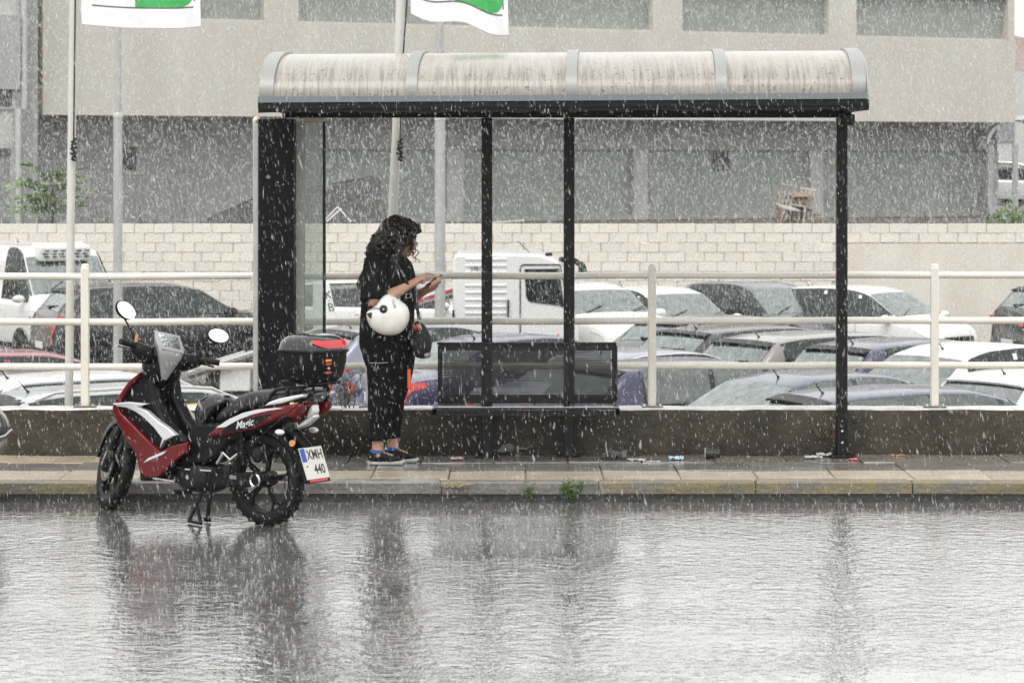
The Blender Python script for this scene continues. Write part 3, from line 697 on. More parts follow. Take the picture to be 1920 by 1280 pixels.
def car(name, label, kind, colr, px, py, phi, h=None, rails=False, chrome=False, spoiler=True, wiper=True, antenna=True, badge=False, lights=True, plate_txt=None, group='cars in the car park', dx=0., taxi=False, pale=False):
    key = (kind, h)
    if key not in SHAPES: SHAPES[key] = CarShape(kind, h)
    s = SHAPES[key]; H = s.H + .03
    D = F * (ZC - ZLOT - H) / (py - YH); X = (px - 960) * D / F
    t = thing(name, label, 'van' if kind in ('van', 'minibus') else 'car', (X, D, ZLOT), R(phi), group)
    pm = PAINTS[colr]; k = s.k; L2 = s.L / 2
    b = s.body().build('body', pm, t, smooth=50)
    # glass
    if k['ws']: 
        wsg = s.top_patch(MB(), k['ws'][0] + .03, k['ws'][1] - .03, 11.25, .006).build('windscreen', GLS, t, smooth=180)
        for yy in (-.35, .25):
            a = MB()
            p0 = s.S(k['ws'][1] - .03, 14 - 3 * abs(yy) / .7, -1 if yy < 0 else 1, .02); p1 = s.S(k['ws'][1] - .2, 13.4, -1 if yy < 0 else 1, .02); p1.y = p0.y + .42
            a.tube([p0, p1], .008, 4)
            a.build('wiper', BLACKPL, wsg)
    if k['rg']:
        rg = s.top_patch(MB(), k['rg'][0] + .035, k['rg'][1] - .02, 11.35, .006).build('rear_window', GLS, t, smooth=180)
        if wiper and kind != 'sedan':
            x0 = k['rg'][0] + .06; p0 = s.S(x0, 14, 1, .02); p1 = s.S(x0 + .05, 12.6, -1, .02)
            MB().tube([p0, p1], [.016, .008], 5).ell(p0, (.04, .05, .03)).build('wiper', BLACKPL, rg)
    if k['side']:
        r0, r1 = k['side']; segs = []
        if k['b']: segs = [(r0, k['b'][0] - .0), (k['b'][0] + .07, k['b'][1] - .02), (k['b'][1] + .05, r1)]
        else: segs = [(r0, r1)]
        if kind == 'minibus': segs = [(r0, -1.2), (-1.1, .1), (.2, .75), (.85, r1)]
        for sg in (-1, 1):
            tr = s.patch(MB(), r0 - .03, r1 + .04, 7.05, 10.97, sg, .003, 14, 5).build('window_frame', TRIM, t, smooth=180)
            for x0, x1 in segs: s.patch(MB(), x0, x1, 7.3, 10.8, sg, .007, 8, 5).build('side_window', GLM if pale else GLD, t, smooth=180)
            if chrome:
                MB().tube([s.S(r0 - .03 + (r1 - r0 + .06) * i / 14, 10.9, sg, .008) for i in range(15)], .012, 5).build('chrome_strip', CHROME, tr)
                MB().tube([s.S(r0 - .03 + (r1 - r0 + .06) * i / 14, 6.95, sg, .008) for i in range(15)], .012, 5).build('chrome_strip', CHROME, tr)
    # lamps, plates, bumper line
    for sg in (-1, 1):
        tl = s.patch(MB(), -L2 + .015, -L2 + (.30 if kind != 'suv' else .22), lambda q: 4.75 + .2 * q, lambda q: 6.2 - .35 * q, sg, .010, 6, 3)
        tl = tl.build('tail_lamp', REDL, t, smooth=60)
        MB().box((-L2 - .001, sg * (s.W / 2 * .77 - .09), .80 if kind != 'suv' else .98), (.014, .19, .15)).build('inner_lens', REDL, tl, bevel=.006)
        s.patch(MB(), L2 - .42, L2 - .06, lambda q: 4.9 + .2 * q, lambda q: 6.0, sg, .010, 6, 3).build('headlamp', CLEARL, t, smooth=60)
        mx = k['ws'][1] - .12
        p = s.S(mx, 6.6, sg); mi = MB().ell((mx, p.y + sg * .13, p.z + .07), (.085, .12, .075), None, 10, 7).build('wing_mirror', pm if colr in ('white', 'silver', 'red') else BLACKPL, t, smooth=180)
        MB().box((mx - .08, p.y + sg * .13, p.z + .07), (.012, .17, .10)).build('mirror_glass', GLS, mi)
        MB().box((mx, p.y + sg * .05, p.z + .03), (.05, .10, .03)).build('mirror_stalk', BLACKPL, mi)
        s.patch(MB(), -L2 + .45, L2 - .45, 1.9, 2.6, sg, .006, 10, 2).build('sill_trim', BLACKPL, t)
        for x in (-L2 + .78, L2 - .82):
            ar = MB().lathe([(.0, 0), (.37, 0), (.37, .012), (0, .012)], (x, sg * (s.W / 2 - .004) - (.012 if sg < 0 else 0), .33), 'y', 22).build('wheel_arch', BLACKPL, t)
            wheel_parts(t, x, sg * (s.W / 2 - .07), .315, sg)
        hd = MB()
        MB().box((-.5, sg * (s.W / 2 - .0), .86), (.18, .03, .025)).build('door_handle', pm, t, bevel=.006)
    pz = .72 if kind in ('sedan',) else .60
    for e, nm in ((-1, 'rear_plate'), (1, 'front_plate')):
        z = pz if e < 0 else .42
        pl = MB().box((e * (L2 + .006), 0, z), (.02, .50, .115)).build(nm, PLATE, t, bevel=.003)
        MB().box((e * (L2 + .0175), .225, z), (.003, .045, .11)).build('blue_band', mat('plate_blue', (.02, .06, .35), .4), pl)
        if plate_txt and e < 0:
            text_mb(plate_txt, .105, lambda u, v, w_: Vector((-L2 - .018, -u - .05, z + v))).build('lettering', TRIM, pl, smooth=0)
    MB().box((-L2 + .06, 0, .36), (.16, s.W * .8, .18)).build('rear_bumper', BLACKPL if kind == 'suv' else pm, t, bevel=.05, seg=3)
    g = MB().box((L2 - .02, 0, .62), (.06, .9, .14)).build('grille', BLACKPL, t, bevel=.03)
    if badge: MB().lathe([(0, .03), (.055, .03), (.06, .0)], (L2 + .01, 0, .64), 'x', 16).build('badge', CHROME, g)
    if spoiler and k['rg'] and kind != 'sedan':
        x = k['rg'][1]; mb = MB(); rings = []
        for j in range(-6, 7):
            v = 14 - 2.5 * abs(j) / 6; sg = -1 if j < 0 else 1
            a = s.S(x + .02, v, sg, .004); c = s.S(x - .07, v, sg, .035); rings.append([a + Vector((.05, 0, .008)), a, c - Vector((0, 0, .014)), c + Vector((-.008, 0, .008))])
        mb.loft(rings, True); mb.build('roof_spoiler', pm if colr == 'white' else BLACKPL, t, smooth=50)
    if antenna:
        xr = (k['rg'][1] if k['rg'] else -1) + .25; p = s.S(xr, 14, 1)
        MB().tube([p, p + Vector((-.02, 0, .02)), p + Vector((-.10, 0, .12))], [.02, .009, .003], 6).build('antenna', BLACKPL, t)
    if rails:
        for sg in (-1, 1):
            MB().tube([s.S(-1.55 + 2.0 * i / 10, 11.4, sg, .045 if 0 < i < 10 else .0) for i in range(11)], .017, 6).build('roof_rail', SILVER, t)
    if taxi:
        MB().box((0, 0, s.H + .1), (.12, .4, .1)).build('roof_sign', WHITEP, t, bevel=.02)
    for sg in (-1, 1):                          # door shut lines as thin dark seams
        for x in (k['b'][0] + .03, k['b'][1] + .02) if k['b'] else ():
            MB().tube([s.S(x, v, sg, .001) for v in (2.7, 3.3, 4, 5, 6, 6.9)], .0045, 4).build('door_seam', TRIM, t)
    return t

CARS = [
 # name, label, kind, colour, px, py(roof), heading, height, options
 ('suv', 'black car parked side-on before the block wall behind the motorcycle', 'suv', 'black', 305, 528, 24, 1.62, dict()),
 ('hatchback', 'dark red car low at the left edge under the railing', 'hatch', 'red', 50, 654, 22, None, dict()),
 ('coupe', 'dark grey car with bright window line at the left edge behind the white hatchback', 'sedan', 'darkgrey', 62, 693, 26, 1.34, dict(chrome=True)),
 ('hatchback', 'white hatchback seen from behind at the left, just above the low wall', 'hatch', 'white', 215, 694, 30, 1.42, dict()),
 ('estate_car', 'silver estate car with roof rails behind the motorcycle seat', 'estate', 'silver', 318, 717, 24, 1.49, dict(rails=True)),
 ('hatchback', 'silver blue hatchback behind the standing person, rear window to the left', 'hatch', 'silverblue', 800, 603, 34, None, dict()),
 ('sedan', 'dark blue car whose roof shows just above the perforated bench', 'sedan', 'blue', 975, 624, 34, None, dict()),
 ('sedan', 'silver blue sedan right behind the perforated bench with bright window strip', 'sedan', 'silverblue', 1215, 652, 34, 1.40, dict(chrome=True)),
 ('suv', 'white compact off-roader with closed grille facing the camera by the truck', 'suv', 'white', 1092, 529, -62, 1.63, dict(badge=True)),
 ('hatchback', 'white small car facing forward between the white off-roader and the blue grey car', 'hatch', 'white', 1236, 537, -60, 1.50, dict(spoiler=False)),
 ('hatchback', 'blue grey car facing forward before the block wall, between two white cars', 'hatch', 'bluegrey', 1425, 527, -58, 1.55, dict(spoiler=False)),
 ('hatchback', 'white car facing forward with bonnet before the rendered wall', 'hatch', 'white', 1622, 535, -42, 1.50, dict(spoiler=False)),
 ('suv', 'black car cut by the right edge beside the rendered wall', 'suv', 'black', 2105, 527, 14, 1.62, dict()),
 ('hatchback', 'grey hatchback mostly hidden behind the railing post, third row', 'hatch', 'grey', 1385, 589, 34, 1.36, dict()),
 ('hatchback', 'black hatchback with dark roof spoiler in the middle row', 'hatch', 'black', 1432, 606, 34, 1.36, dict()),
 ('estate_car', 'taupe grey hatchback with pale rear window in the middle row', 'estate', 'taupe', 1580, 618, 34, 1.45, dict()),
 ('hatchback', 'dark blue hatchback with roof antenna right of the shelter post', 'hatch', 'darkblue', 1735, 631, 34, 1.45, dict()),
 ('sedan', 'white sedan with dark side windows at the right behind the railing', 'sedan', 'white', 1850, 640, 36, 1.60, dict()),
 ('hatchback', 'white hatchback at the right edge with round tail lamp and plate', 'hatch', 'white', 2030, 684, 36, 1.45, dict(plate_txt='165')),
 ('hatchback', 'dark blue hatchback directly right of the bench with pale number plate', 'hatch', 'blue', 1325, 669, 28, 1.45, dict(pale=True)),
 ('sedan', 'dark blue sedan with large pale rear window above the low wall', 'sedan', 'blue', 1560, 694, 30, 1.42, dict(pale=True)),
 ('hatchback', 'dark blue hatchback nearest the low wall right of the shelter post', 'hatch', 'blue', 1752, 721, 20, 1.50, dict(pale=True)),
 ('van', 'white delivery van with cooling unit above its windscreen at the left', 'van', 'white', 62, 455, -58, 2.18, dict()),
 ('estate_car', 'white car with large windows behind the tow truck ramp and person', 'estate', 'white', 725, 523, 2, 1.46, dict()),
 ('hatchback', 'yellow car tucked low between motorcycle and person', 'hatch', 'yellow', 548, 752, 24, 1.45, dict()),
]
carobs = []
for nm, lb, kd, cl_, px, py, ph, hh, op in CARS: carobs.append(car(nm, lb, kd, cl_, px, py, ph, hh, **op))
# the van's cooling unit and panel
van = [o for o in carobs if o.name.startswith('van')][0]
cu = MB().box((1.36, 0, 2.07), (.42, 1.05, .30), Matrix.Rotation(R(8), 3, 'Y')).build('cooling_unit', mat('unit_white', (.7, .7, .68), .4), van, bevel=.05, seg=3)
for r_ in range(3):
    for k in range(6):
        MB().box((1.575 + .0, -.40 + k * .16 + (.0 if r_ % 2 else .03), 1.99 + r_ * .055), (.03, .10, .022), Matrix.Rotation(R(8), 3, 'Y')).build('vent_slot', TRIM, cu)

def tow_truck():
    D = 46.5; sp = D / F
    t = thing('tow_truck', 'white tow truck cab facing right with its loading ramp sloping down left', 'truck', ((955 - 960) * sp, D, ZLOT))
    X = lambda px: (px - 955) * sp
    Z = lambda py: ZC - (py - YH) * sp - ZLOT
    TW = mat('truck_white', (.72, .72, .71), .3, coat=.5, var=.06, vscale=1)
    fn = lambda x, z, w_: Vector((x, w_, z))
    cabo = [(X(851), .55), (X(851), Z(480)), (X(858), Z(473)), (X(930), Z(471)), (X(1010), Z(473)), (X(1040), Z(483)), (X(1052), Z(498)), (X(1066), Z(570)), (X(1080), Z(590)), (X(1084), Z(650)), (X(1084), .45), (X(1020), .45), (X(1010), .75), (X(985), .95), (X(950), .95), (X(925), .75), (X(915), .5)]
    hw = 1.0
    MB().prism(cabo, fn, -hw, hw).build('cab', TW, t, bevel=.05, seg=3)
    y = -hw - .004
    door = [(X(975), .75), (X(975), Z(496)), (X(980), Z(492)), (X(1048), Z(492)), (X(1062), Z(560)), (X(1064), .75)]
    d = MB(); 
    pts = [Vector((a, y - .004, b)) for a, b in door + door[:1]]
    for a, b in zip(pts[:-1], pts[1:]): d.tube([a, b], .012, 5)
    dd = d.build('door_seam', TRIM, t)
    win = [(X(983), Z(500)), (X(1046), Z(499)), (X(1056), Z(570)), (X(1040), Z(566)), (X(992), Z(560)), (X(986), Z(552))]
    MB().prism(win, fn, y - .012, y + .01).build('side_window', GLD, dd)
    MB().box((X(953), y - .02, Z(572)), (.03, .04, .28)).build('door_handle', BLACKPL, t, bevel=.01)
    MB().box((X(852), y - .01, Z(583)), (.03, .04, .14)).build('hinge', BLACKPL, t)
    MB().box((X(1028), y + .3, Z(480) + .05), (.12, .1, .05)).build('roof_marker', BLACKPL, t, bevel=.02)
    for i, py in enumerate((482, 494, 506, 530, 543, 556, 569, 581)):
        MB().box((X(912), y, Z(py)), (X(948) - X(872), .028, .045)).build('body_rib', TW, t, bevel=.012)
    # arched dark visor and mirror at the front
    MB().tube([(X(1048), y + .1, Z(482)), (X(1075), y, Z(485)), (X(1090), y - .05, Z(494)), (X(1095), y - .08, Z(504))], [.04, .05, .05, .03], 8).build('mirror_arm', BLACKPL, t)
    MB().box((X(1086), y - .15, Z(505)), (.08, .22, .2)).build('mirror_head', BLACKPL, t, bevel=.03)
    MB().tube([(X(992), y + .5, Z(471)), (X(970), y + .5, Z(450))], .006, 4).build('antenna', BLACKPL, t)
    pts = [Vector((X(980) + .5 * math.cos(a), y - .01, .42 + .5 * math.sin(a))) for a in [math.pi * i / 12 for i in range(13)]]
    MB().tube(pts, .02, 5).build('arch_lip', TRIM, t)
    OR = mat('orange_print', (.75, .14, .05), .4)
    MB().prism([(X(1038), Z(626)), (X(1044), Z(619)), (X(1047), Z(619)), (X(1042), Z(626)), (X(1047), Z(633)), (X(1044), Z(633))], fn, y - .012, y - .006).build('logo_mark', OR, t)
    text_mb('6981.6', .11, lambda u, v, w_: Vector((X(897) + u * .8, y - .02, Z(500) + v)), align='CENTER').build('lettering', mat('ink', (.05, .05, .06), .5), t, smooth=0)
    for px in (980,):
        for sg in (-1, 1): wheel_parts(t, X(px), sg * .92, .40, sg)
    # sloping ramp bed
    a = Vector((X(365), 0, Z(688))); b = Vector((X(892), 0, Z(526))); dirv = (b - a).normalized(); ang = math.atan2(dirv.z, dirv.x)
    Mx = Matrix.Rotation(-ang, 3, 'Y'); L = (b - a).length; c = (a + b) / 2
    bedp = MB().box(c + Vector((0, 0, -.06)), (L, 1.9, .10), Mx).build('ramp_bed', mat('ramp_grey', (.46, .47, .46), .4, metal=.3), t, bevel=.01)
    RS = mat('stripe_red', (.45, .03, .04), .35); WS = mat('stripe_white', (.7, .7, .68), .4)
    n = 4
    for i in range(n):
        u = (i + .5) / n
        MB().box(a + (b - a) * u + Vector((0, -.965, .0)), (L / n - .01, .02, .045), Mx).build('edge_stripe', RS if u > .45 else WS, bedp)
    MB().box(c + Vector((0, -.955, -.10)), (L, .03, .06), Mx).build('side_beam', mat('beam_dark', (.05, .05, .05), .5), bedp)
    MB().box((X(450), -.6, Z(702)), (.50, .5, .42)).build('tool_box', WS, t, bevel=.02)
    MB().box((X(700), 0, .75), (4.2, .8, .2)).build('chassis', BLACKPL, t, bevel=.02)
    for px in (640, 700):
        for sg in (-1, 1): wheel_parts(t, X(px), sg * .85, .38, sg)
    # leaning white board with letters
    sb = [(X(596), Z(612)), (X(643), Z(610)), (X(625), Z(525)), (X(596), Z(525))]
    bd = MB().prism(sb, fn, -1.12, -1.06).build('side_board', WHITEP, t, bevel=.01)
    INK = mat('ink', (.05, .05, .06), .5)
    for ch, px, py in (('K', 624, 547), ('B', 629, 570)):
        text_mb(ch, .19, lambda u, v, w_: Vector((X(px) + u + v * -.2, -1.125, Z(py) + v))).build('lettering', INK, bd, smooth=0)
    for px, py in ((615, 559), (626, 557)):
        MB().lathe([(0, 0), (.012, 0)], (X(px), -1.125, Z(py)), 'y', 6).build('dot', INK, bd)
    return t
tow_truck()
# ================================================================ person, phone, helmet, bag
def ring(c, ax, ay, n=18, tilt=0., p=2.0, sh=0.):
    """elliptic ring round a vertical-ish limb: half sizes ax (x) and ay (y), tilted about y"""
    c = Vector(c); out = []
    for j in range(n):
        a = 2 * math.pi * j / n; ca, sa = math.cos(a), math.sin(a)
        x = ax * math.copysign(abs(ca) ** (2 / p), ca); y = ay * math.copysign(abs(sa) ** (2 / p), sa)
        out.append(c + Vector((x * math.cos(tilt), y, x * math.sin(tilt))))
    return out
def remesh(mb, name, m, parent, vox, smooth_it=4, fold=0., fscale=9., fst=(1, 1, 1)):
    o = mb.build(name, m, parent, smooth=0)
    r = o.modifiers.new('r', 'REMESH'); r.mode = 'VOXEL'; r.voxel_size = vox
    s_ = o.modifiers.new('s', 'SMOOTH'); s_.factor = .5; s_.iterations = smooth_it
    par = o.parent; baked(o)
    if not o.data.materials: o.data.materials.append(m)
    if fold:
        me = o.data; me.update()
        nrm = [v.normal.copy() for v in me.vertices]
        for v, nn in zip(me.vertices, nrm):
            q = Vector((v.co.x * fst[0], v.co.y * fst[1], v.co.z * fst[2])) * fscale
            d = mnoise.noise(q) + .5 * mnoise.noise(q * 2.1); v.co += nn * d * fold
    finish(o, 180); return o
def person():
    D = 19.02; sp = D / F
    t = thing('person', 'person in black clothes with long curly dark hair looking down at a phone', 'person', ((740 - 960) * sp, D, ZS))
    SKIN = mat('skin', (.46, .26, .18), .5, var=.15, vscale=12); CL = mat('black_cotton', (.010, .010, .0105), .9, spec=.08, sheen=.0); TR = mat('black_trousers', (.009, .009, .0095), .9, spec=.06)
    HAIR = mat('dark_hair', (.011, .007, .006), .42, spec=.35); RED = mat('hair_tips', (.032, .012, .009), .45, spec=.35)
    X = lambda px: (px - 740) / 277.
    Z = lambda py: (868 - py) / 277.
    # ---- body: head, neck, arms with hands, lower legs as one skin
    b = MB()
    hc = Vector((X(753), 0, Z(446))); up = Vector((.33, 0, .944)); fw = Vector((.944, 0, -.33)); rt = Vector((0, 1, 0))
    hm = lambda a, s_, u: hc + fw * a + rt * s_ + up * u
    Rm = Matrix((( fw.x, rt.x, up.x), (fw.y, rt.y, up.y), (fw.z, rt.z, up.z)))
    b.ell(hm(-.012, 0, .03), (.098, .076, .092), Rm, 20, 14)
    b.ell(hm(.028, 0, -.035), (.062, .060, .080), Rm, 18, 12)          # face and jaw
    b.ell(hm(.062, 0, -.092), (.026, .030, .024), Rm, 12, 8)            # chin
    b.tube([hm(.088, 0, .012), hm(.103, 0, -.018), hm(.108, 0, -.034), hm(.092, 0, -.043)], [.008, .011, .014, .009], 10)   # nose
    b.tube([hm(.082, -.02, -.062), hm(.094, 0, -.060), hm(.082, .02, -.062)], .0085, 8)      # upper lip
    b.tube([hm(.080, -.018, -.073), hm(.090, 0, -.073), hm(.080, .018, -.073)], .008, 8)
    b.tube([hm(.072, -.045, .018), hm(.088, -.02, .022), hm(.090, .02, .022), hm(.072, .045, .018)], .010, 8)   # brow
    for s_ in (-1, 1):
        b.ell(hm(.078, s_ * .03, .0), (.014, .017, .012), Rm, 10, 7)
        b.ell(hm(-.01, s_ * .078, -.01), (.018, .010, .032), Rm, 10, 7)   # ear
        b.ell(hm(.055, s_ * .036, -.035), (.03, .022, .03), Rm, 10, 8)
    b.tube([hm(-.02, 0, -.06), (X(735), 0, Z(490)), (X(722), 0, Z(512)), (X(720), 0, Z(540))], [.056, .058, .085, .1], 16)
    b.loft([ring((X(722), 0, Z(515)), .09, .14), ring((X(722), 0, Z(560)), .11, .15), ring((X(722), 0, Z(620)), .12, .15), ring((X(724), 0, Z(660)), .11, .14)])
    # near (right) arm
    sh = Vector((X(706), -.185, Z(502))); el = Vector((X(706), -.27, Z(566))); wr = Vector((X(776), -.135, Z(529)))
    b.tube([sh + Vector((.02, .06, .02)), sh, sh.lerp(el, .5), el + Vector((0, 0, .01)), el.lerp(wr, .2), el.lerp(wr, .55), wr], [.06, .062, .055, .050, .049, .040, .027], 14)
    # far (left) arm
    sh2 = Vector((X(716), .185, Z(502))); el2 = Vector((X(752), .25, Z(572))); wr2 = Vector((X(797), .03, Z(545)))
    b.tube([sh2 + Vector((0, -.06, .02)), sh2, sh2.lerp(el2, .5), el2, el2.lerp(wr2, .3), wr2], [.06, .06, .05, .046, .042, .027], 14)
    # right hand: taps the screen with its index finger, other fingers curled
    pc = Vector((X(790), -.105, Z(521)))
    b.loft([ring(wr.lerp(pc, .1), .018, .026, 12), ring(wr.lerp(pc, .6), .017, .036, 12), ring(pc, .016, .04, 12), ring(pc.lerp(wr, -.5), .013, .038, 12)])
    b.tube([wr, wr.lerp(pc, .6), pc], [.026, .027, .02], 10, flat=1.35)
    def finger(p0, p1, p2, p3, r): b.tube([p0, p1, p2, p3], [r * 1.1, r, r * .92, r * .75], 8); b.ell(p3, (r * .76,) * 3, None, 8, 6)
    k0 = pc + Vector((.004, -.012, .012))
    finger(k0, Vector((X(797), -.108, Z(511.5))), Vector((X(806), -.095, Z(511.5))), Vector((X(814), -.08, Z(515))), .0088)
    for i, dy in enumerate((-.034, -.052, -.066)):
        q = pc + Vector((.002 - .004 * i, dy + .03, .004 - .006 * i))
        finger(q, q + Vector((.026, -.004, .006)), q + Vector((.034, .004, -.018)), q + Vector((.016, .012, -.03)), .0084 - .0005 * i)
    finger(wr.lerp(pc, .45) + Vector((0, .022, 0)), Vector((X(794), -.068, Z(524))), Vector((X(801), -.06, Z(525))), Vector((X(806), -.055, Z(524))), .0095)
    # left hand: cradles the phone from below
    ph0 = Vector((X(799), -.045, Z(534.5))); ph1 = Vector((X(830), -.045, Z(514.5))); pd = (ph1 - ph0).normalized(); pn = Vector((-pd.z, 0, pd.x))
    pc2 = ph0.lerp(ph1, .32) - pn * .03 + Vector((0, .028, 0))
    b.tube([wr2, wr2.lerp(pc2, .5), pc2, pc2 + pd * .03], [.026, .030, .030, .02], 12, flat=1.2)
    for i in range(4):
        base = ph0.lerp(ph1, .20 + .16 * i) - pn * .028 + Vector((0, .015, 0))
        finger(base, base + Vector((0, -.035, -.008)) + pd * .004, base + Vector((0, -.068, .004)) + pd * .006, base + Vector((0, -.072, .030)) + pd * .004, .0092 - .0006 * (i == 3))
    finger(pc2 + Vector((0, .01, .005)), ph0.lerp(ph1, .25) + Vector((0, .046, -.002)), ph0.lerp(ph1, .45) + Vector((0, .046, .012)), ph0.lerp(ph1, .58) + Vector((0, .03, .016)), .0098)
    # shins and feet inside the shoes
    for ax, y in ((X(709), -.085), (X(735), .085)):
        b.tube([(ax - .01, y, .62), (ax - .005, y, .40), (ax, y, .2), (ax + .002, y, .10), (ax + .01, y, .055)], [.05, .045, .040, .039, .045], 14)
        b.tube([(ax, y, .06), (ax + .10, y, .04)], [.04, .03], 10)
    for y, x0 in ((-.085, X(715)), (.085, X(735))): b.tube([(x0, y, .6), (X(724), y * .9, .8), (X(724), 0, .86)], [.05, .07, .09], 14)
    remesh(b, 'body', SKIN, t, .0055, 3)
    # ---- shirt
    s = MB()
    prof = [(480, 712, 752, .10), (487, 700, 764, .145), (497, 689, 772, .19), (515, 680, 778, .215), (540, 676, 781, .215), (570, 676, 779, .205), (600, 674, 778, .205), (622, 673, 778, .21), (640, 674, 778, .205)]
    s.loft([ring(((X(a) + X(c)) / 2, 0, Z(py)), (X(c) - X(a)) / 2, w_, 22, .10 if py < 500 else 0, 2.3) for py, a, c, w_ in prof])
    e1 = sh.lerp(el, .93)
    s.tube([sh + Vector((.03, .10, .03)), sh + Vector((0, .02, .01)), sh.lerp(el, .45), e1], [.085, .088, .088, .094], 16)
    e2 = sh2.lerp(el2, .9); s.tube([sh2 + Vector((.02, -.10, .03)), sh2, sh2.lerp(el2, .45), e2], [.085, .085, .082, .088], 16)
    remesh(s, 'shirt', CL, t, .010, 4, .011, 7, (1, 1, .5))
    # ---- trousers
    q = MB()
    q.loft([ring(((X(a) + X(c)) / 2, 0, Z(py)), (X(c) - X(a)) / 2, w_, 22, 0, 2.2) for py, a, c, w_ in ((606, 676, 776, .195), (630, 673, 779, .205), (650, 674, 779, .205), (672, 680, 777, .20), (688, 686, 775, .19))])
    for sg, lst in ((-1, ((665, 680, 766), (690, 688, 766), (720, 690, 758), (750, 691, 745), (785, 692, 735), (812, 693, 728), (823, 694, 728))), (1, ((665, 692, 778), (690, 694, 776), (720, 698, 768), (750, 704, 759), (785, 708, 755), (812, 712, 752), (823, 714, 752)))):
        rings = []
        for py, a, c in lst:
            rings.append(ring(((X(a) + X(c)) / 2, sg * (.09 if py > 700 else .10), Z(py)), (X(c) - X(a)) / 2, .098 if py < 700 else .088 - (py - 700) * .00016, 18, 0, 2.1))
        q.loft(rings)
    remesh(q, 'trousers', TR, t, .010, 3, .011, 8, (1, 1, .8))
    pk = MB().tube([(X(696), -.205, Z(676)), (X(715), -.212, Z(676.5)), (X(730), -.21, Z(675))], .0022, 5).build('pocket_zip', mat('zip_grey', (.35, .35, .35), .4), t)
    # ---- shoes with pale soles, blue sock tops
    SH = mat('black_shoe', (.008, .008, .009), .6, spec=.2); SO = mat('pale_sole', (.42, .41, .38), .5, var=.3, vscale=20); BL = mat('blue_sock', (.03, .10, .28), .8)
    for ax, y, yaw in ((X(709), -.085, .0), (X(735), .085, -.05)):
        def fx(u, v, w_): return Vector((ax - .05 + u * math.cos(yaw), y + w_ + u * math.sin(yaw), v))
        out = [(-.018, .02), (-.02, .06), (-.005, .095), (.04, .10), (.075, .092), (.12, .07), (.18, .052), (.215, .04), (.225, .022)]
        so = MB().inflate(out + [(.1, .016)], fx, .042, 3.0, 6).build('shoe', SH, t, smooth=180, sub=1)
        sole = [(-.022, .0), (-.024, .024), (.05, .022), (.15, .022), (.225, .03), (.236, .022), (.22, .0)]
        MB().inflate(sole, fx, .046, 6, 5).build('sole', SO, so, smooth=50)
        MB().tube([(ax - .002, y, .078), (ax, y, .100)], [.049, .047], 16, flat=.9).build('sock', BL, t)
        for k in range(4): MB().tube([fx(.07 + k * .022, .098 - k * .010, -.028), fx(.075 + k * .022, .104 - k * .010, 0), fx(.07 + k * .022, .098 - k * .010, .028)], .0035, 5).build('lace', mat('lace_grey', (.12, .12, .12), .7), so)
    # ---- hair: soft mass plus separate curls
    h = MB(); rr = random.Random(4)
    h.ell(hm(-.020, 0, .044), (.104, .090, .092), Rm, 20, 12)
    h.ell(hm(.036, 0, .085), (.075, .078, .048), Rm, 16, 10)
    h.tube([hm(-.05, 0, .05), (X(722), 0, Z(452)), (X(708), 0, Z(474)), (X(700), 0, Z(496))], [.085, .088, .078, .04], 18, flat=1.3)
    for s_ in (-1, 1): h.tube([hm(-.02, s_ * .075, .03), hm(-.005, s_ * .09, -.05), (X(742), s_ * .115, Z(485)), (X(736), s_ * .125, Z(512))], [.05, .042, .04, .02], 12)
    ho = remesh(h, 'hair', HAIR, t, .009, 2, .02, 30)
    def curl(p, d, L, r, w_, m_, turns=None):
        n = 26; pts = []; d = d.normalized(); a = d.orthogonal().normalized(); c = d.cross(a); ph = rr.uniform(0, 6); tn = turns or L / .035
        for i in range(n):
            f = i / (n - 1); g = w_ * min(1, f * 4); ang = ph + f * tn * 2 * math.pi
            pts.append(p + d * (L * f) + Vector((0, 0, -.25 * L * f * f)) + (a * math.cos(ang) + c * math.sin(ang)) * g)
        return MB().tube(pts, [r * (1 - .6 * i / (n - 1)) for i in range(n)], 4, False)
    cm = MB(); cr = MB()
    for k in range(620):
        a = rr.random()
        if a < .45:
            th = rr.uniform(.3, math.pi * 2); el_ = rr.uniform(-.1, 1.2)
            p = hm(-.028 + .118 * math.cos(el_) * math.cos(th) * .98, .1 * math.cos(el_) * math.sin(th), .048 + .10 * math.sin(el_))
            if (p - hc).dot(fw) > .03 and (p - hc).dot(up) < .075: continue
            d = (p - hm(0, 0, .0)).normalized() * .22 + Vector((-.42, 0, -.9)); L = rr.uniform(.06, .13)
        else:
            f = rr.random(); c0 = Vector((X(738), 0, Z(440))).lerp(Vector((X(702), 0, Z(492))), f); th = rr.uniform(0, 6.28)
            p = c0 + Vector((math.cos(th) * .07, math.sin(th) * .125, math.cos(th) * .06)); d = (p - c0) * 3 + Vector((-.45, 0, -.9)); L = rr.uniform(.07, .16)
        (cm if rr.random() < .68 else cr).add(*(lambda q_: (q_.v, q_.f))(curl(p, d, L, rr.uniform(.003, .007), rr.uniform(.008, .017), HAIR)))
    for k in range(30):                          # front fringe lying on the brow and sides of the face
        s_ = rr.choice((-1, -1, 1)); p = hm(rr.uniform(.0, .085), s_ * rr.uniform(.04, .085), rr.uniform(.05, .10)); d = Vector((.1, s_ * .25, -1)) ; 
        if (p - hc).dot(fw) > .05: d = Vector((-.35, s_ * .8, -.45))
        cm.add(*(lambda q_: (q_.v, q_.f))(curl(p, d, rr.uniform(.08, .16), .006, .009, HAIR)))
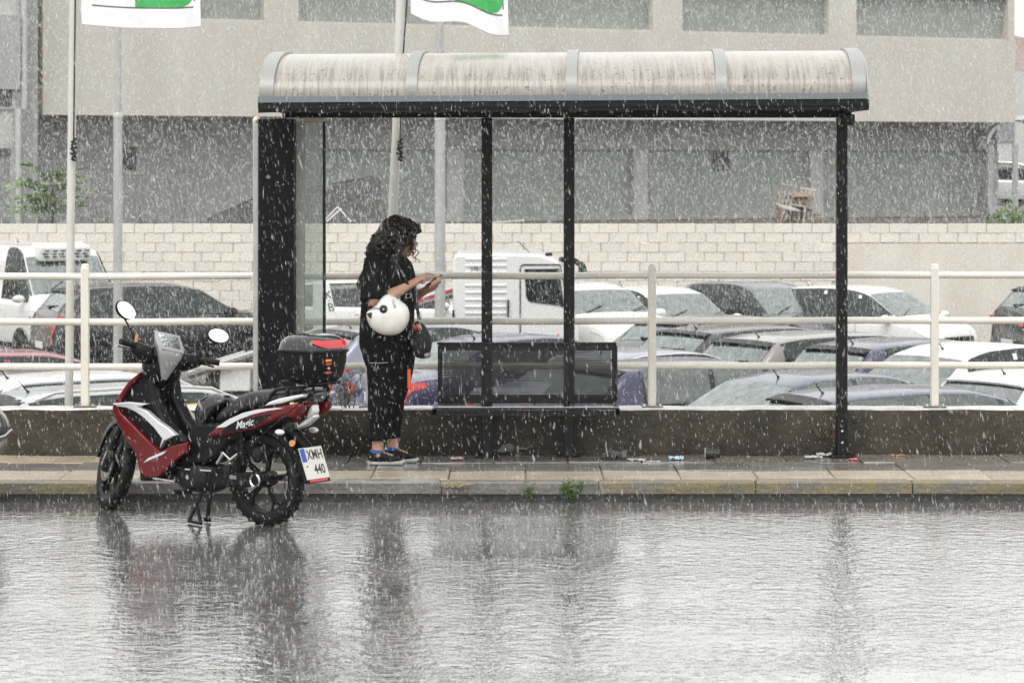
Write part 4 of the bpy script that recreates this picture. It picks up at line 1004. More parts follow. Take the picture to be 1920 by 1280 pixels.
    for k in range(150):                         # long ends down the back and over the shoulder
        if rr.random() < .65: p = Vector((X(rr.uniform(688, 722)), rr.uniform(-.15, .15), Z(rr.uniform(455, 482)))); d = Vector((rr.uniform(-.25, .1), rr.uniform(-.1, .1), -1))
        else: p = Vector((X(rr.uniform(728, 748)), rr.choice((-1, 1)) * rr.uniform(.09, .14), Z(rr.uniform(455, 480)))); d = Vector((rr.uniform(-.1, .15), 0, -1))
        (cm if rr.random() < .6 else cr).add(*(lambda q_: (q_.v, q_.f))(curl(p, d, rr.uniform(.07, .15), rr.uniform(.003, .006), rr.uniform(.008, .015), HAIR)))
    a = tag(cm.build('curls', HAIR, ho, smooth=180), kind='stuff'); a2 = tag(cr.build('reddish_curls', RED, ho, smooth=180), kind='stuff')
    lo = curl(hm(.075, .055, .035), Vector((.18, .12, -1)), .15, .006, .014, HAIR, 3.2); lo.add(*(lambda q_: (q_.v, q_.f))(curl(hm(.07, .06, .03), Vector((.06, .15, -1)), .14, .005, .012, HAIR, 3)))
    tag(lo.build('hanging_curl', RED, ho, smooth=180), kind='stuff')
    # ---- glasses
    g = MB(); GM = mat('glasses_frame', (.45, .40, .38), .3, metal=.6)
    for s_ in (-1, 1):
        pts = [hm(.098 - .006 * abs(math.cos(a_)), s_ * (.032 + .024 * math.cos(a_)), -.004 + .018 * math.sin(a_)) for a_ in [2 * math.pi * i / 16 for i in range(17)]]
        g.tube(pts, .0022, 5); g.tube([hm(.092, s_ * .056, .004), hm(.04, s_ * .074, .006), hm(-.005, s_ * .08, .002)], .0022, 5)
    g.tube([hm(.10, -.01, .0), hm(.104, 0, .003), hm(.10, .01, .0)], .0022, 5)
    g.build('glasses', GM, t, smooth=60)
    for s_ in (-1, 1): MB().ell(hm(.0855, s_ * .03, .001), (.004, .007, .006), Rm, 8, 6).build('eye', mat('eye_dark', (.02, .012, .01), .2, coat=1), t, smooth=180)
    # ---- lanyard with print
    lp = [Vector((X(737), -.13, Z(478))), Vector((X(746), -.175, Z(492))), Vector((X(757), -.19, Z(510))), Vector((X(764), -.18, Z(525))), Vector((X(770), -.16, Z(540))), Vector((X(777), -.14, Z(562)))]
    mb = MB(); rings = [[p + Vector((-.009, -.012, -.002)), p + Vector((.009, -.012, .002)), p + Vector((.009, -.009, .002)), p + Vector((-.009, -.009, -.002))] for p in lp]
    la = mb.loft(rings).build('lanyard', mat('strap_black', (.012, .012, .012), .7), t)
    dl = (lp[3] - lp[1]).normalized(); dn = Vector((dl.z, 0, -dl.x)) * -1
    text_mb('AVUI', .022, lambda u, v, w_: lp[2] + Vector((0, -.016 - .0, 0)) + Vector((dl.x, 0, dl.z)) * u + dn * v).build('lettering', mat('strap_print', (.4, .4, .4), .6), la, smooth=0)
    bk_ = MB()
    bx = Vector((X(768), -.165, Z(552)))
    for d0, d1 in (((-.016, .012), (.016, .016)), ((.016, .016), (.014, -.012)), ((.014, -.012), (-.018, -.016)), ((-.018, -.016), (-.016, .012))): bk_.tube([bx + Vector((d0[0], -.01, d0[1])), bx + Vector((d1[0], -.01, d1[1]))], .0025, 5)
    bk_.build('buckle', STEEL, la)
    # ---- phone in the hands
    M3 = Matrix(((pd.x, 0, pn.x), (0, 1, 0), (pd.z, 0, pn.z)))
    base = Vector(((740 - 960) * sp, D, ZS))
    ph = thing('phone', 'smartphone in a dark red case held in both hands', 'phone', base + (ph0 + ph1) / 2)
    MB().box((0, 0, 0), ((ph1 - ph0).length, .074, .009), M3).build('case', mat('phone_case', (.14, .012, .014), .4), ph, bevel=.003)
    MB().box(pn * .0052, ((ph1 - ph0).length * .94, .068, .001), M3).build('screen', GLOSSB, ph)
    # ---- helmet hung on the forearm
    hp = thing('helmet', 'white open-face helmet hanging from the forearm', 'helmet', base + Vector((X(731), -.30, Z(588))))
    k = 1 / 6.4 / 277; raw = [(460, 285), (370, 330), (330, 430), (215, 490), (195, 530), (200, 580), (215, 630), (240, 685), (270, 720), (330, 765), (400, 790), (480, 797), (540, 790), (590, 775), (635, 745), (670, 700), (700, 650), (712, 600), (714, 550), (710, 500), (690, 440), (650, 405), (600, 370), (550, 335), (500, 300)]
    o2 = [((x - 455) * k, (563 - y_) * k) for x, y_ in raw]
    fnh = lambda u, v, w_: Vector((u, w_, v))
    HW = mat('helmet_white', (.74, .73, .68), .22, coat=.8, dark=(.58, .56, .5), var=1, vscale=14, thr=.33)
    hs_ = MB().inflate(o2, fnh, .118, 3.0, 8).build('shell', HW, hp, smooth=180, sub=1)
    u0 = lambda x, y_: ((x - 455) * k, (563 - y_) * k)
    cx, cy = u0(413, 470)
    MB().lathe([(0, -.012), (.014, -.013), (.025, -.010), (.029, .0), (.029, .03)], (cx, -.110, cy), 'y', 24).build('visor_pivot', GLOSSB, hs_)
    MB().lathe([(0, -.016), (.006, -.016), (.008, -.010)], (cx, -.112, cy), 'y', 16).build('pivot_cap', STEEL, hs_)
    vents = [u0(212, 528), u0(262, 508), u0(310, 540), u0(255, 582)]
    MB().prism(vents, fnh, -.099, -.06).build('vent', TRIM, hs_)
    MB().tube([Vector((u0(215, 487)[0], -.045, u0(215, 487)[1])), Vector((u0(270, 462)[0], -.083, u0(270, 462)[1])), Vector((u0(360, 462)[0], -.109, u0(360, 462)[1]))], .003, 5).build('visor_edge', TRIM, hs_)
    text_mb('MHR', .028, lambda u, v, w_: Vector((u0(532, 410)[0] + u * .35 + v * .9, -.113, u0(532, 410)[1] - u * .93 + v * .35))).build('lettering', mat('ink2', (.12, .12, .12), .6), hs_, smooth=0)
    MB().tube([(u0(420, 310)[0], .0, u0(420, 310)[1]), (u0(430, 270)[0], .0, u0(430, 270)[1] + .02), (u0(420, 300)[0], .09, u0(420, 310)[1])], .008, 6).build('chin_strap', BLACKPL, hp)
    # ---- shoulder bag with charms
    bg_ = thing('shoulder_bag', 'black shoulder bag with silver clip hanging at the hip', 'bag', base + Vector((X(793), -.16, Z(633))))
    braw = [(779, 597), (774, 612), (771, 640), (773, 660), (783, 669), (797, 671), (807, 664), (812, 648), (811, 628), (803, 612), (793, 599)]
    ob = [((x - 793) / 277, (633 - y_) / 277) for x, y_ in braw]
    BM_ = mat('bag_leather', (.009, .009, .010), .45, spec=.3, bump=.3, bscale=18)
    bo = MB().inflate(ob, fnh, .055, 2.6, 6).build('pouch', BM_, bg_, smooth=180, sub=1)
    MB().tube([(-.02, .0, .13), (-.035, .01, .22), (-.06, .03, .34)], .011, 6, flat=.4).build('strap', BM_, bg_)
    MB().tube([(-.018, -.03, .10), (-.022, -.035, .15), (-.012, -.035, .19), (-.004, -.03, .15), (-.01, -.03, .10)], .003, 6).build('clip', STEEL, bg_)
    for dx, c_ in ((-.055, (.4, .05, .03)), (-.035, (.5, .08, .04)), (-.02, (.35, .30, .28))):
        MB().tube([(dx, -.05, .105), (dx + .008, -.055, .085), (dx + .015, -.055, .065)], [.004, .010, .005], 6).build('charm', mat('charm' + str(dx), c_, .4), bg_)
    MB().inflate([(.005, -.09), (.02, -.13), (.055, -.12), (.062, -.085)], fnh, .03, 2.5, 4, -.02).build('bag_foot', mat('bag_grey', (.16, .16, .16), .4), bg_, smooth=180)
    tg = MB().box((X(769) - X(793), -.03, Z(706) - Z(633)), (.022, .012, .13)).build('orange_tag', mat('tag_orange', (.62, .10, .03), .45), bg_, bevel=.003)
    MB().tube([(X(770) - X(793), -.03, Z(690) - Z(633)), (X(771) - X(793), -.03, Z(668) - Z(633)), (X(776) - X(793), -.03, Z(655) - Z(633))], .004, 5).build('tag_cord', BLACKPL, tg)
    return t
person()
# ================================================================ motorcycle
def motorcycle():
    A = R(36.6); D0 = F * ZC / (985 - YH); X0 = (500 - 960) * D0 / F
    hx, hy, lx, ly = -math.cos(A), math.sin(A), -math.sin(A), -math.cos(A)
    def Q(cx, cy, yl=0.):                       # a point of the enlarged photo at a known sideways offset -> bike x, z
        px = 150 + cx / 2.723; py = 540 + cy / 2.723; k = (px - 960) / F
        xb = (k * (D0 + yl * ly) - X0 - yl * lx) / (hx - k * hy); D = D0 + xb * hy + yl * ly
        return xb, ZC - (py - YH) * D / F
    t = thing('motorcycle', 'red and black small motorcycle with top box parked at the kerb', 'motorcycle', (X0, D0, 0), math.atan2(hy, hx))
    fn = lambda u, v, w_: Vector((u, w_, v))
    def out(pts, yl): return [Q(a, b, yl) for a, b in pts]
    def slab(name, pts, y0, y1, m, par=None, bevel=.006, yl=None):
        yl = y1 if yl is None else yl
        return MB().prism(out(pts, yl), fn, y0, y1).build(name, m, par or t, smooth=40, bevel=bevel, seg=2)
    def mid(name, pts, hw, m, par=None, p=4., yl=None, sub=1):
        return MB().inflate(out(pts, hw * .8 if yl is None else yl), fn, hw, p, 6).build(name, m, par or t, smooth=180, sub=sub)
    TB = mat('bike_black', (.005, .005, .0055), .42, spec=.16); DG = mat('engine_dark', (.012, .012, .0125), .45, metal=.2, spec=.25, bump=.3, bscale=40); SEAT = mat('seat_vinyl', (.008, .008, .009), .38, spec=.35, bump=.15, bscale=60)
    BS = mat('bike_silver', (.62, .63, .64), .25, metal=.55, coat=.6); LGR = mat('dash_grey', (.24, .24, .24), .4, coat=.1)
    # ---- wheels
    def wheel(cx, cz, rr_, wd, M=None):
        n = 40
        tp = [(rr_ - .065, -wd * .42), (rr_ - .03, -wd * .52), (rr_ - .008, -wd * .36), (rr_, 0), (rr_ - .008, wd * .36), (rr_ - .03, wd * .52), (rr_ - .065, wd * .42)]
        a = MB().lathe(tp, (cx, 0, cz), 'y', n, True)
        # tread blocks cut as small ribs
        rim = MB().lathe([(rr_ - .062, -wd * .44), (rr_ - .062, wd * .44), (rr_ - .085, wd * .36), (rr_ - .085, -wd * .36)], (cx, 0, cz), 'y', n, True)
        hub = MB().lathe([(.0, -.06), (.045, -.06), (.05, -.03), (.05, .03), (.045, .06), (0, .06)], (cx, 0, cz), 'y', 20)
        sp = []
        for k in range(5):
            an = 2 * math.pi * k / 5 + .5
            for d in (-.22, .22):
                p0 = Vector((cx + .04 * math.cos(an), 0, cz + .04 * math.sin(an))); p1 = Vector((cx + (rr_ - .12) * math.cos(an + d * .35), 0, cz + (rr_ - .12) * math.sin(an + d * .35))); p2 = Vector((cx + (rr_ - .075) * math.cos(an + d * 1.1), 0, cz + (rr_ - .075) * math.sin(an + d * 1.1)))
                sp.append(MB().tube([p0, p1, p2], [.016, .011, .012], 6))
        tr = MB(); 
        for k in range(60):
            an = 2 * math.pi * k / 60; s_ = 1 if k % 2 else -1
            q = Vector((cx + (rr_ - .003) * math.cos(an), s_ * wd * .2, cz + (rr_ - .003) * math.sin(an)))
            tr.box(q, (.012, wd * .34, .012), Matrix.Rotation(-an, 3, 'Y') @ Matrix.Rotation(s_ * .5, 3, 'X'))
        parts = [a, rim, hub, tr] + sp
        if M is not None:
            for q in parts: q.xf(M)
        w_ = hub.build('wheel', DG, t, smooth=50)
        a.build('tyre', RUBBER, w_, smooth=60); rim.build('rim', TB, w_, smooth=40)
        tag(tr.build('tread', RUBBER, w_, smooth=0), kind='stuff')
        for q in sp: q.build('spoke', TB, w_, smooth=60)
        return w_
    RW = .28
    wheel(0, RW, RW, .085)
    # ---- steering head: everything in front turns to the right about the raked axis
    AX0 = Vector((1.33, 0, 0)); AXD = Vector((-.446, 0, .895)).normalized()
    ST = Matrix.Translation(AX0) @ Matrix.Rotation(R(-31), 4, AXD) @ Matrix.Translation(-AX0)
    wheel(1.31, .272, .272, .078, ST)
    def sb(mb, name, m, par=None, **k): return mb.xf(ST).build(name, m, par or t, **k)
    for s_ in (-1, 1):
        fk = sb(MB().tube([(1.31, s_ * .072, .27), (1.165, s_ * .072, .52), (1.03, s_ * .072, .74)], [.021, .021, .016], 12), 'fork_leg', TB, smooth=60)
        sb(MB().tube([(1.315, s_ * .072, .235), (1.238, s_ * .072, .40)], [.028, .025], 12), 'fork_lower', DG, fk, smooth=60)
        sb(MB().lathe([(0, s_ * .03), (.014, s_ * .03), (.016, 0)], (1.31, s_ * .07, .272), 'y', 10), 'axle_nut', STEEL, fk)
    f = MB(); rings = []
    for i in range(15):
        a = R(8 + 150 * i / 14); rr_ = .312
        rings.append([Vector((1.31 + (rr_ + dz) * math.cos(a), y, .272 + (rr_ + dz) * math.sin(a))) for y, dz in ((-.055, -.05), (-.052, -.012), (-.03, .006), (0, .012), (.03, .006), (.052, -.012), (.055, -.05), (.048, -.05), (.045, -.02), (0, .0), (-.045, -.02), (-.048, -.05))])
    sb(f.loft(rings), 'front_mudguard', TB, smooth=60)
    sb(MB().lathe([(.05, -.004), (.105, -.004), (.105, .004), (.05, .004)], (1.31, .062, .272), 'y', 26, True), 'brake_disc', STEEL)
    sb(MB().box((1.22, .075, .33), (.07, .04, .06)), 'brake_caliper', DG, bevel=.01)
    # handlebar cowl
    C = Vector((.815, 0, .945))
    cw = [(-.085, .055), (-.03, .10), (.06, .085), (.12, .03), (.11, -.06), (.05, -.14), (-.03, -.16), (-.06, -.08)]
    cwl = MB().inflate([(C.x + a, C.z + b) for a, b in cw], fn, .125, 2.6, 6)
    for s_ in (-1, 1): cwl.tube([(C.x, s_ * .06, C.z + .0), (C.x - .01, s_ * .15, C.z + .025), (C.x - .03, s_ * .215, C.z + .045)], [.07, .052, .034], 12)
    cow = sb(cwl, 'handlebar_cowl', TB, smooth=180)
    # grey instrument pod, facing the rider
    Dp = [(-.115, .068), (.085, .150), (.10, .125), (.07, .04), (.0, -.06), (-.045, -.12), (-.085, -.02)]
    e0 = Vector((C.x - .12, 0, C.z + .06)); e1 = Vector((C.x + .065, 0, C.z + .172)); ft = C + Vector((-.06, 0, -.105)); rings = []
    for q, sc_ in ((-.04, .9), (0, 1.), (.2, .92), (.45, .7), (.75, .42), (1, .2)):
        rings.append([((e0 + e1) / 2).lerp(ft, q) + (e1 - e0) * .5 * sc_ * math.copysign(abs(math.cos(a)) ** .5, math.cos(a)) + Vector((0, .09 * sc_ * math.copysign(abs(math.sin(a)) ** .5, math.sin(a)), 0)) for a in [2 * math.pi * i / 24 for i in range(24)]])
    dash = sb(MB().loft(rings), 'instrument_pod', LGR, smooth=60)
    nrm = Vector((-(e1.z - e0.z), 0, e1.x - e0.x)).normalized()
    sb(MB().add([e0 + nrm * .004 + Vector((0, -.072, 0)), e0 + nrm * .004 + Vector((0, .072, 0)), e1 + nrm * .004 + Vector((0, .088, 0)), e1 + nrm * .004 + Vector((0, -.088, 0))], [(0, 1, 2, 3)]), 'instrument_frame', LGR, dash)
    sb(MB().add([e0.lerp(e1, .15) + nrm * .008 + Vector((0, -.055, 0)), e0.lerp(e1, .15) + nrm * .008 + Vector((0, .055, 0)), e0.lerp(e1, .85) + nrm * .008 + Vector((0, .068, 0)), e0.lerp(e1, .85) + nrm * .008 + Vector((0, -.068, 0))], [(0, 1, 2, 3)]), 'instrument_glass', glass_mat('dial_glass', (.12, .12, .12), .1, .2), dash)
    # bars, grips, levers, mirrors
    for s_ in (-1, 1):
        sb(MB().tube([(C.x - .02, s_ * .19, C.z + .04), (C.x - .05, s_ * .235, C.z + .052), (C.x - .085, s_ * .325, C.z + .055)], [.013, .019, .0185], 12), 'grip', RUBBER, smooth=60)
        sb(MB().tube([(C.x + .03, s_ * .20, C.z + .03), (C.x + .03, s_ * .26, C.z + .035), (C.x - .01, s_ * .32, C.z + .03)], [.009, .008, .006], 8), 'brake_lever', STEEL if s_ > 0 else TB, smooth=60)
        sb(MB().box((C.x - .015, s_ * .205, C.z + .04), (.06, .05, .05)), 'switch_block', TB, bevel=.012)
        b0 = Vector((C.x + .0, s_ * .20, C.z + .06)); mp = (Vector((C.x + .02, .30, C.z + .255)) if s_ > 0 else Vector((C.x + .02, -.315, C.z + .225)))
        mir = sb(MB().tube([b0, b0.lerp(mp, .3) + Vector((.03, 0, .02)), mp + Vector((.02, 0, -.04))], [.009, .006, .006], 8), 'mirror_stem', TB, smooth=60)
        rx, rz = (.045, .066) if s_ > 0 else (.066, .042)
        Mh = Matrix.Rotation(R(-58 if s_ > 0 else -2), 3, 'X')
        sb(MB().ell(mp + Vector((.020, 0, 0)), (.018, rx + .005, rz + .005), Mh, 22, 10), 'mirror_shell', TB, mir, smooth=180)
        g = MB(); n = 28; pts = [mp + Vector((-.016, 0, 0)) + Mh @ Vector((-.0, rx * math.cos(2 * math.pi * i / n), rz * math.sin(2 * math.pi * i / n))) for i in range(n)]
        Ry = Matrix.Rotation(R(14), 3, 'Y')
        g.add([mp + Vector((-.017, 0, 0)) + Ry @ (p - mp - Vector((-.017, 0, 0))) for p in pts], [tuple(range(n))])
        sb(g, 'mirror_glass', mat('mirror', (.95, .95, .95), .02, metal=1), mir, smooth=0)
    b0 = Vector((C.x, .20, C.z + .075)); sb(MB().tube([b0, b0 + Vector((0, .004, .05))], [.012, .009], 8), 'cable_knuckle', mat('orange_rubber', (.45, .2, .08), .5), cow)
    yl_ = MB().add([C + Vector((-.088, -.02, -.10)), C + Vector((-.088, .035, -.10)), C + Vector((-.088, .035, -.135)), C + Vector((-.088, -.02, -.135))], [(0, 1, 2, 3)])
    # ---- fixed bodywork in front
    for s_ in (1, -1):
        inner = [(305, 432), (355, 425), (375, 560), (430, 680), (490, 748), (545, 785), (405, 838), (330, 765), (262, 695), (200, 630), (180, 588)]
        MB().prism(out(inner, .13), lambda u, v, w_: Vector((u, s_ * w_, v)), .05, .135).build('inner_shield', TB, t, smooth=40, bevel=.02)
    mid('stem_cover', [(335, 395), (470, 425), (478, 470), (432, 560), (440, 620), (520, 718), (530, 770), (420, 800), (300, 700), (250, 600), (300, 450)], .075, TB, p=3, yl=-.02)
    redL = [(305, 430), (250, 470), (175, 580), (164, 612), (190, 690), (235, 770), (285, 850), (303, 930), (330, 965), (400, 965), (450, 910), (545, 835), (548, 785), (470, 802), (405, 835), (330, 762), (262, 692), (205, 635), (192, 600), (250, 505), (302, 450)]
    for s_ in (1, -1):
        ls = MB().prism(out(redL, .165), lambda u, v, w_: Vector((u, s_ * w_, v)), .132, .168).build('leg_shield', REDP, t, smooth=40, bevel=.008)
        sl = [(165, 588), (250, 580), (350, 590), (300, 606), (340, 625), (400, 680), (450, 715), (490, 750), (430, 780), (405, 820), (420, 768), (380, 715), (330, 665), (285, 632), (240, 612), (190, 604)]
        MB().prism(out(sl, .175), lambda u, v, w_: Vector((u, s_ * w_, v)), .14, .180).build('silver_blade', BS, ls, smooth=40, bevel=.006)
        lt = [(322, 893), (350, 866), (400, 845), (445, 828), (425, 848), (380, 868)]
        MB().prism(out(lt, .17), lambda u, v, w_: Vector((u, s_ * w_, v)), .16, .173).build('silver_trim', BS, ls, smooth=40, bevel=.002)
    front = [(305, 432), (175, 585), (195, 690), (285, 850), (303, 930), (305, 985), (350, 985), (330, 900), (260, 760), (215, 680), (210, 600)]
    slab('shield_front', front, -.133, .133, mat('bike_black', (0, 0, 0)), bevel=.01)
    ylw = [(390, 420), (440, 428), (435, 456), (388, 446)]
    slab('yellow_sticker', ylw, .04, .0625, mat('sticker_yellow', (.55, .46, .05), .5), bevel=0)
    nk = [(345, 350), (455, 390), (470, 430), (455, 470), (420, 570), (360, 560), (350, 440)]
    mid('steering_neck', nk, .06, TB, p=3, yl=0.)
    # ---- seat, tunnel, rear bodywork
    core = [(470, 800), (540, 760), (575, 690), (700, 690), (950, 640), (1060, 600), (1090, 620), (1080, 680), (1040, 690), (900, 740), (760, 790), (700, 860), (640, 900), (480, 905)]
    slab('frame_cover', core, -.10, .10, TB, bevel=.02)
    mid('tank_cover', [(562, 650), (572, 605), (600, 556), (640, 535), (690, 545), (748, 572), (700, 610), (640, 690), (600, 770), (580, 720)], .105, GLOSSB, p=2.6)
    mid('seat', [(635, 700), (690, 625), (760, 566), (832, 530), (900, 515), (1060, 519), (1125, 530), (1110, 560), (1020, 588), (940, 604), (830, 634), (720, 690)], .125, SEAT, p=3.2, yl=.10)
    redS = [(630, 764), (690, 712), (760, 667), (830, 635), (900, 617), (1000, 604), (1120, 586), (1116, 625), (1090, 668), (1060, 662), (1040, 656), (960, 690), (880, 722), (760, 747)]
    for s_ in (1, -1):
        f_ = lambda u, v, w_: Vector((u, s_ * w_, v))
        rs = MB().prism(out(redS, .155), f_, .098, .156).build('side_panel', REDP, t, smooth=40, bevel=.02, seg=3)
        st = [(690, 714), (760, 668), (830, 637), (900, 620), (1000, 611), (1040, 614), (950, 628), (880, 645), (810, 672), (740, 710)]
        MB().prism(out(st, .158), f_, .15, .1585).build('reflection_streak', BS, rs, smooth=40, bevel=.002)  # silver strip stands in for light reflected along the red panel
        dk = [(715, 735), (770, 690), (830, 668), (930, 650), (980, 640), (920, 690), (860, 715), (770, 735)]
        MB().prism(out(dk, .158), f_, .15, .1575).build('dark_decal', TB, rs, smooth=0)
        if s_ > 0:
            o0 = Q(840, 693, .16); ang = R(13)
            text_mb('Magic', .062, lambda u, v, w_: Vector((o0[0] - u * math.cos(ang), .1605, o0[1] + u * math.sin(ang) + v)), shear=.25, bold=.0015).build('lettering', mat('letter_silver', (.6, .6, .6), .3, metal=.3), rs, smooth=0)
        gr = [(932, 604), (965, 580), (1010, 564), (1070, 551), (1135, 540), (1138, 556), (1090, 572), (1030, 590)]
        MB().prism(out(gr, .15), f_, .10, .15).build('grab_cover', BS, t, smooth=40, bevel=.012, seg=3)
    tls = [(1110, 712), (1150, 672), (1205, 640), (1212, 660), (1170, 700), (1125, 718)]
    slab('tail_trim', tls, -.028, .028, BS, bevel=.01, yl=0.)
    mid('tail_cowl', [(1060, 598), (1130, 580), (1190, 578), (1170, 640), (1140, 700), (1090, 680), (1060, 650)], .095, REDP, yl=0., p=3)
    slab('tail_lamp', [(1165, 672), (1185, 610), (1204, 590), (1210, 632), (1185, 660)], -.032, .032, CLEARL, bevel=.012, yl=0.)
    # carrier
    for s_ in (1, -1):
        pts = [(965, 590), (974, 548), (1000, 520), (1060, 508), (1125, 509), (1138, 525), (1134, 570), (1110, 612), (1070, 648)]
        MB().tube([Vector((*(lambda q: (q[0], s_ * .115, q[1]))(Q(a, b, .115)),)) for a, b in pts], .0115, 8).build('carrier_tube', TB, t, smooth=60)
        p0 = Q(1060, 510, .115); p1 = Q(1055, 590, .115); MB().tube([(p0[0], s_ * .115, p0[1]), (p1[0], s_ * .115, p1[1])], .010, 8).build('carrier_strut', TB, t, smooth=60)
    # ---- top box
    bc = Vector((-.365, 0, .885))
    def rr_ring(z, lx_, wy, dx=0., n=36, p=3.6):
        o_ = []
        for j in range(n):
            a = 2 * math.pi * j / n; ca, sa = math.cos(a), math.sin(a)
            o_.append(bc + Vector((dx + lx_ * math.copysign(abs(ca) ** (2 / p), ca), wy * math.copysign(abs(sa) ** (2 / p), sa), z)))
        return o_
    MB().box(bc + Vector((0.02, 0, -.012)), (.30, .20, .02)).build('carrier_plate', TB, t, bevel=.006)
    tb = MB().loft([rr_ring(0, .125, .125), rr_ring(.02, .145, .15), rr_ring(.10, .165, .165), rr_ring(.165, .172, .172), rr_ring(.17, .172, .172)]).build('top_box', TB, t, smooth=50)
    MB().loft([rr_ring(.166, .178, .178), rr_ring(.169, .181, .181), rr_ring(.181, .181, .181), rr_ring(.184, .178, .178)]).build('seam_band', TB, tb, smooth=50)
    MB().loft([rr_ring(.183, .173, .173), rr_ring(.205, .170, .170), rr_ring(.235, .157, .158), rr_ring(.258, .128, .135), rr_ring(.270, .09, .10), rr_ring(.275, .04, .05)]).build('lid', GLOSSB, tb, smooth=60)
    # red wrap-round reflector on the rear of the lid
    rf = MB(); n = 20; vs = []; 
    for i in range(n + 1):
        a = R(122 + (238 - 122) * i / n); pth = []
        dz = max(0., (abs(i - n / 2) / (n / 2)) ** 1.5)
        for z, l_, w_ in ((.195 + .035 * dz, .176, .176), (.217 + .024 * dz, .169, .169), (.24 + .006 * dz, .156, .158)):
            ca, sa = math.cos(a), math.sin(a); p = 3.6
            pth.append(bc + Vector((l_ * math.copysign(abs(ca) ** (2 / p), ca), w_ * math.copysign(abs(sa) ** (2 / p), sa), z)))
        vs.append(pth)
    rf.loft(vs, False, False).build('red_reflector', REDL, tb, smooth=60)
    for zz, c_ in ((.125, AMBER), (.105, REDL), (.055, REDL)):
        MB().box(bc + Vector((-.168, .06, zz)), (.012, .045, .014)).build('sticker', c_, tb, bevel=.002)
    MB().lathe([(0, -.012), (.008, -.012), (.010, 0)], bc + Vector((-.163, .06, .08)), 'x', 12).build('lock', STEEL, tb)
    # ---- engine, swing arm, chain, shock
    e = Q(560, 965, .10); ez = e[1]
    eng = MB().inflate([(e[0] + a, ez + b) for a, b in ((-.20, .02), (-.18, .075), (-.05, .085), (.08, .075), (.15, .04), (.16, -.03), (.08, -.085), (-.10, -.10), (-.19, -.06))], fn, .11, 4, 5).build('engine', DG, t, smooth=60)
    cy = [Vector((e[0] + .12 + .0, 0, ez + .02)), Vector((e[0] + .33, 0, ez + .045))]
    MB().tube(cy, [.058, .056], 16).build('cylinder', DG, eng, smooth=60)
    for k in range(8):
        c_ = cy[0].lerp(cy[1], .1 + k * .11); MB().box(c_, (.008, .15, .14), Matrix.Rotation(R(-7), 3, 'Y')).build('fin', DG, eng)
    MB().lathe([(0, .015), (.05, .015), (.075, .006), (.082, -.01)], (e[0] - .07, .115, ez - .0), 'y', 24).build('engine_cover', DG, eng, smooth=60)
    MB().tube([(e[0] + .02, .115, ez + .05), (e[0] - .2, .12, ez + .055)], .008, 6).build('gear_pedal', STEEL, eng)
    slab('lower_fairing', [(305, 985), (303, 930), (330, 960), (400, 965), (450, 940), (500, 960), (420, 985)], -.12, .12, TB, bevel=.012)
    MB().tube([Vector((Q(375, 968, .14)[0], .14, Q(375, 968, .14)[1])), Vector((Q(480, 985, .16)[0], .15, Q(480, 985, .16)[1]))], .008, 6).build('footrest_bar', STEEL, t)
    for s_ in (1, -1): MB().tube([(e[0] - .02, s_ * .11, ez - .085), (e[0] - .01, s_ * .24, ez - .075)], .014, 8).build('footrest', RUBBER, t)
    c0 = Q(620, 975, .06); 
    sw = MB().prism([(c0[0], c0[1] + .035), (.0, RW + .05), (-.06, RW + .035), (-.07, RW), (-.03, RW - .04), (c0[0], c0[1] - .045)], fn, .062, .098).build('chain_case', TB, t, bevel=.012)
    lb = Q(780, 965, .10); MB().box((lb[0], .0985, lb[1]), (.055, .003, .022)).build('case_label', mat('label_grey', (.2, .2, .2), .5), sw)
    MB().tube([(c0[0], -.075, c0[1]), (0, -.075, RW)], .016, 8).build('swing_arm', TB, t)
    MB().lathe([(.030, .0), (.036, .008), (.042, 0), (.036, -.004)], (.0, .105, RW), 'y', 24, True).build('hub_ring', STEEL, t, smooth=60)
    for s_ in (1, -1):
        a0 = Q(822, 760, .12); a1 = Q(832, 880, .12); pts = []
        for i in range(60):
            f = i / 59; an = f * 2 * math.pi * 8; pts.append((a0[0] + (a1[0] - a0[0]) * f + .022 * math.cos(an), s_ * .115 + .022 * math.sin(an), a0[1] + (a1[1] - a0[1]) * f))
        so = MB().tube([(a0[0], s_ * .115, a0[1] + .04), (a1[0], s_ * .115, a1[1] - .03)], .012, 8).build('shock_absorber', TB, t, smooth=60)
        MB().tube(pts, .004, 5).build('spring', DG, so, smooth=60)
    # chrome peg bracket
    bp = [Q(700, 895, .15), Q(735, 840, .15), Q(770, 875, .15), Q(806, 845, .15)]
    MB().tube([(q[0], .15, q[1]) for q in bp], [.009, .012, .011, .008], 8).build('peg_bracket', STEEL, t)
    q0 = Q(1110, 600, .15); q1 = Q(850, 815, .15); MB().tube([(q0[0], .155, q0[1]), (q1[0], .15, q1[1])], .004, 6).build('side_cable', BLACKPL, t)
    cal = Q(900, 850, .1); MB().ell((cal[0], .09, cal[1]), (.04, .03, .05)).build('brake_cylinder', DG, t)
    # ---- rear mudguard, indicators, plate
    mg = MB(); rings = []
    for i in range(16):
        a = R(40 + 132 * i / 15); r0 = .315 + .03 * max(0, (i - 8) / 7)
        rings.append([Vector((-(-r0 - dz) * math.cos(a), y, RW + (r0 + dz) * math.sin(a))) for y, dz in ((-.065, -.03), (-.06, 0), (0, .012), (.06, 0), (.065, -.03), (.058, -.03), (.054, -.008), (0, .002), (-.054, -.008), (-.058, -.03))])
    mg.loft(rings).build('rear_mudguard', TB, t, smooth=60)
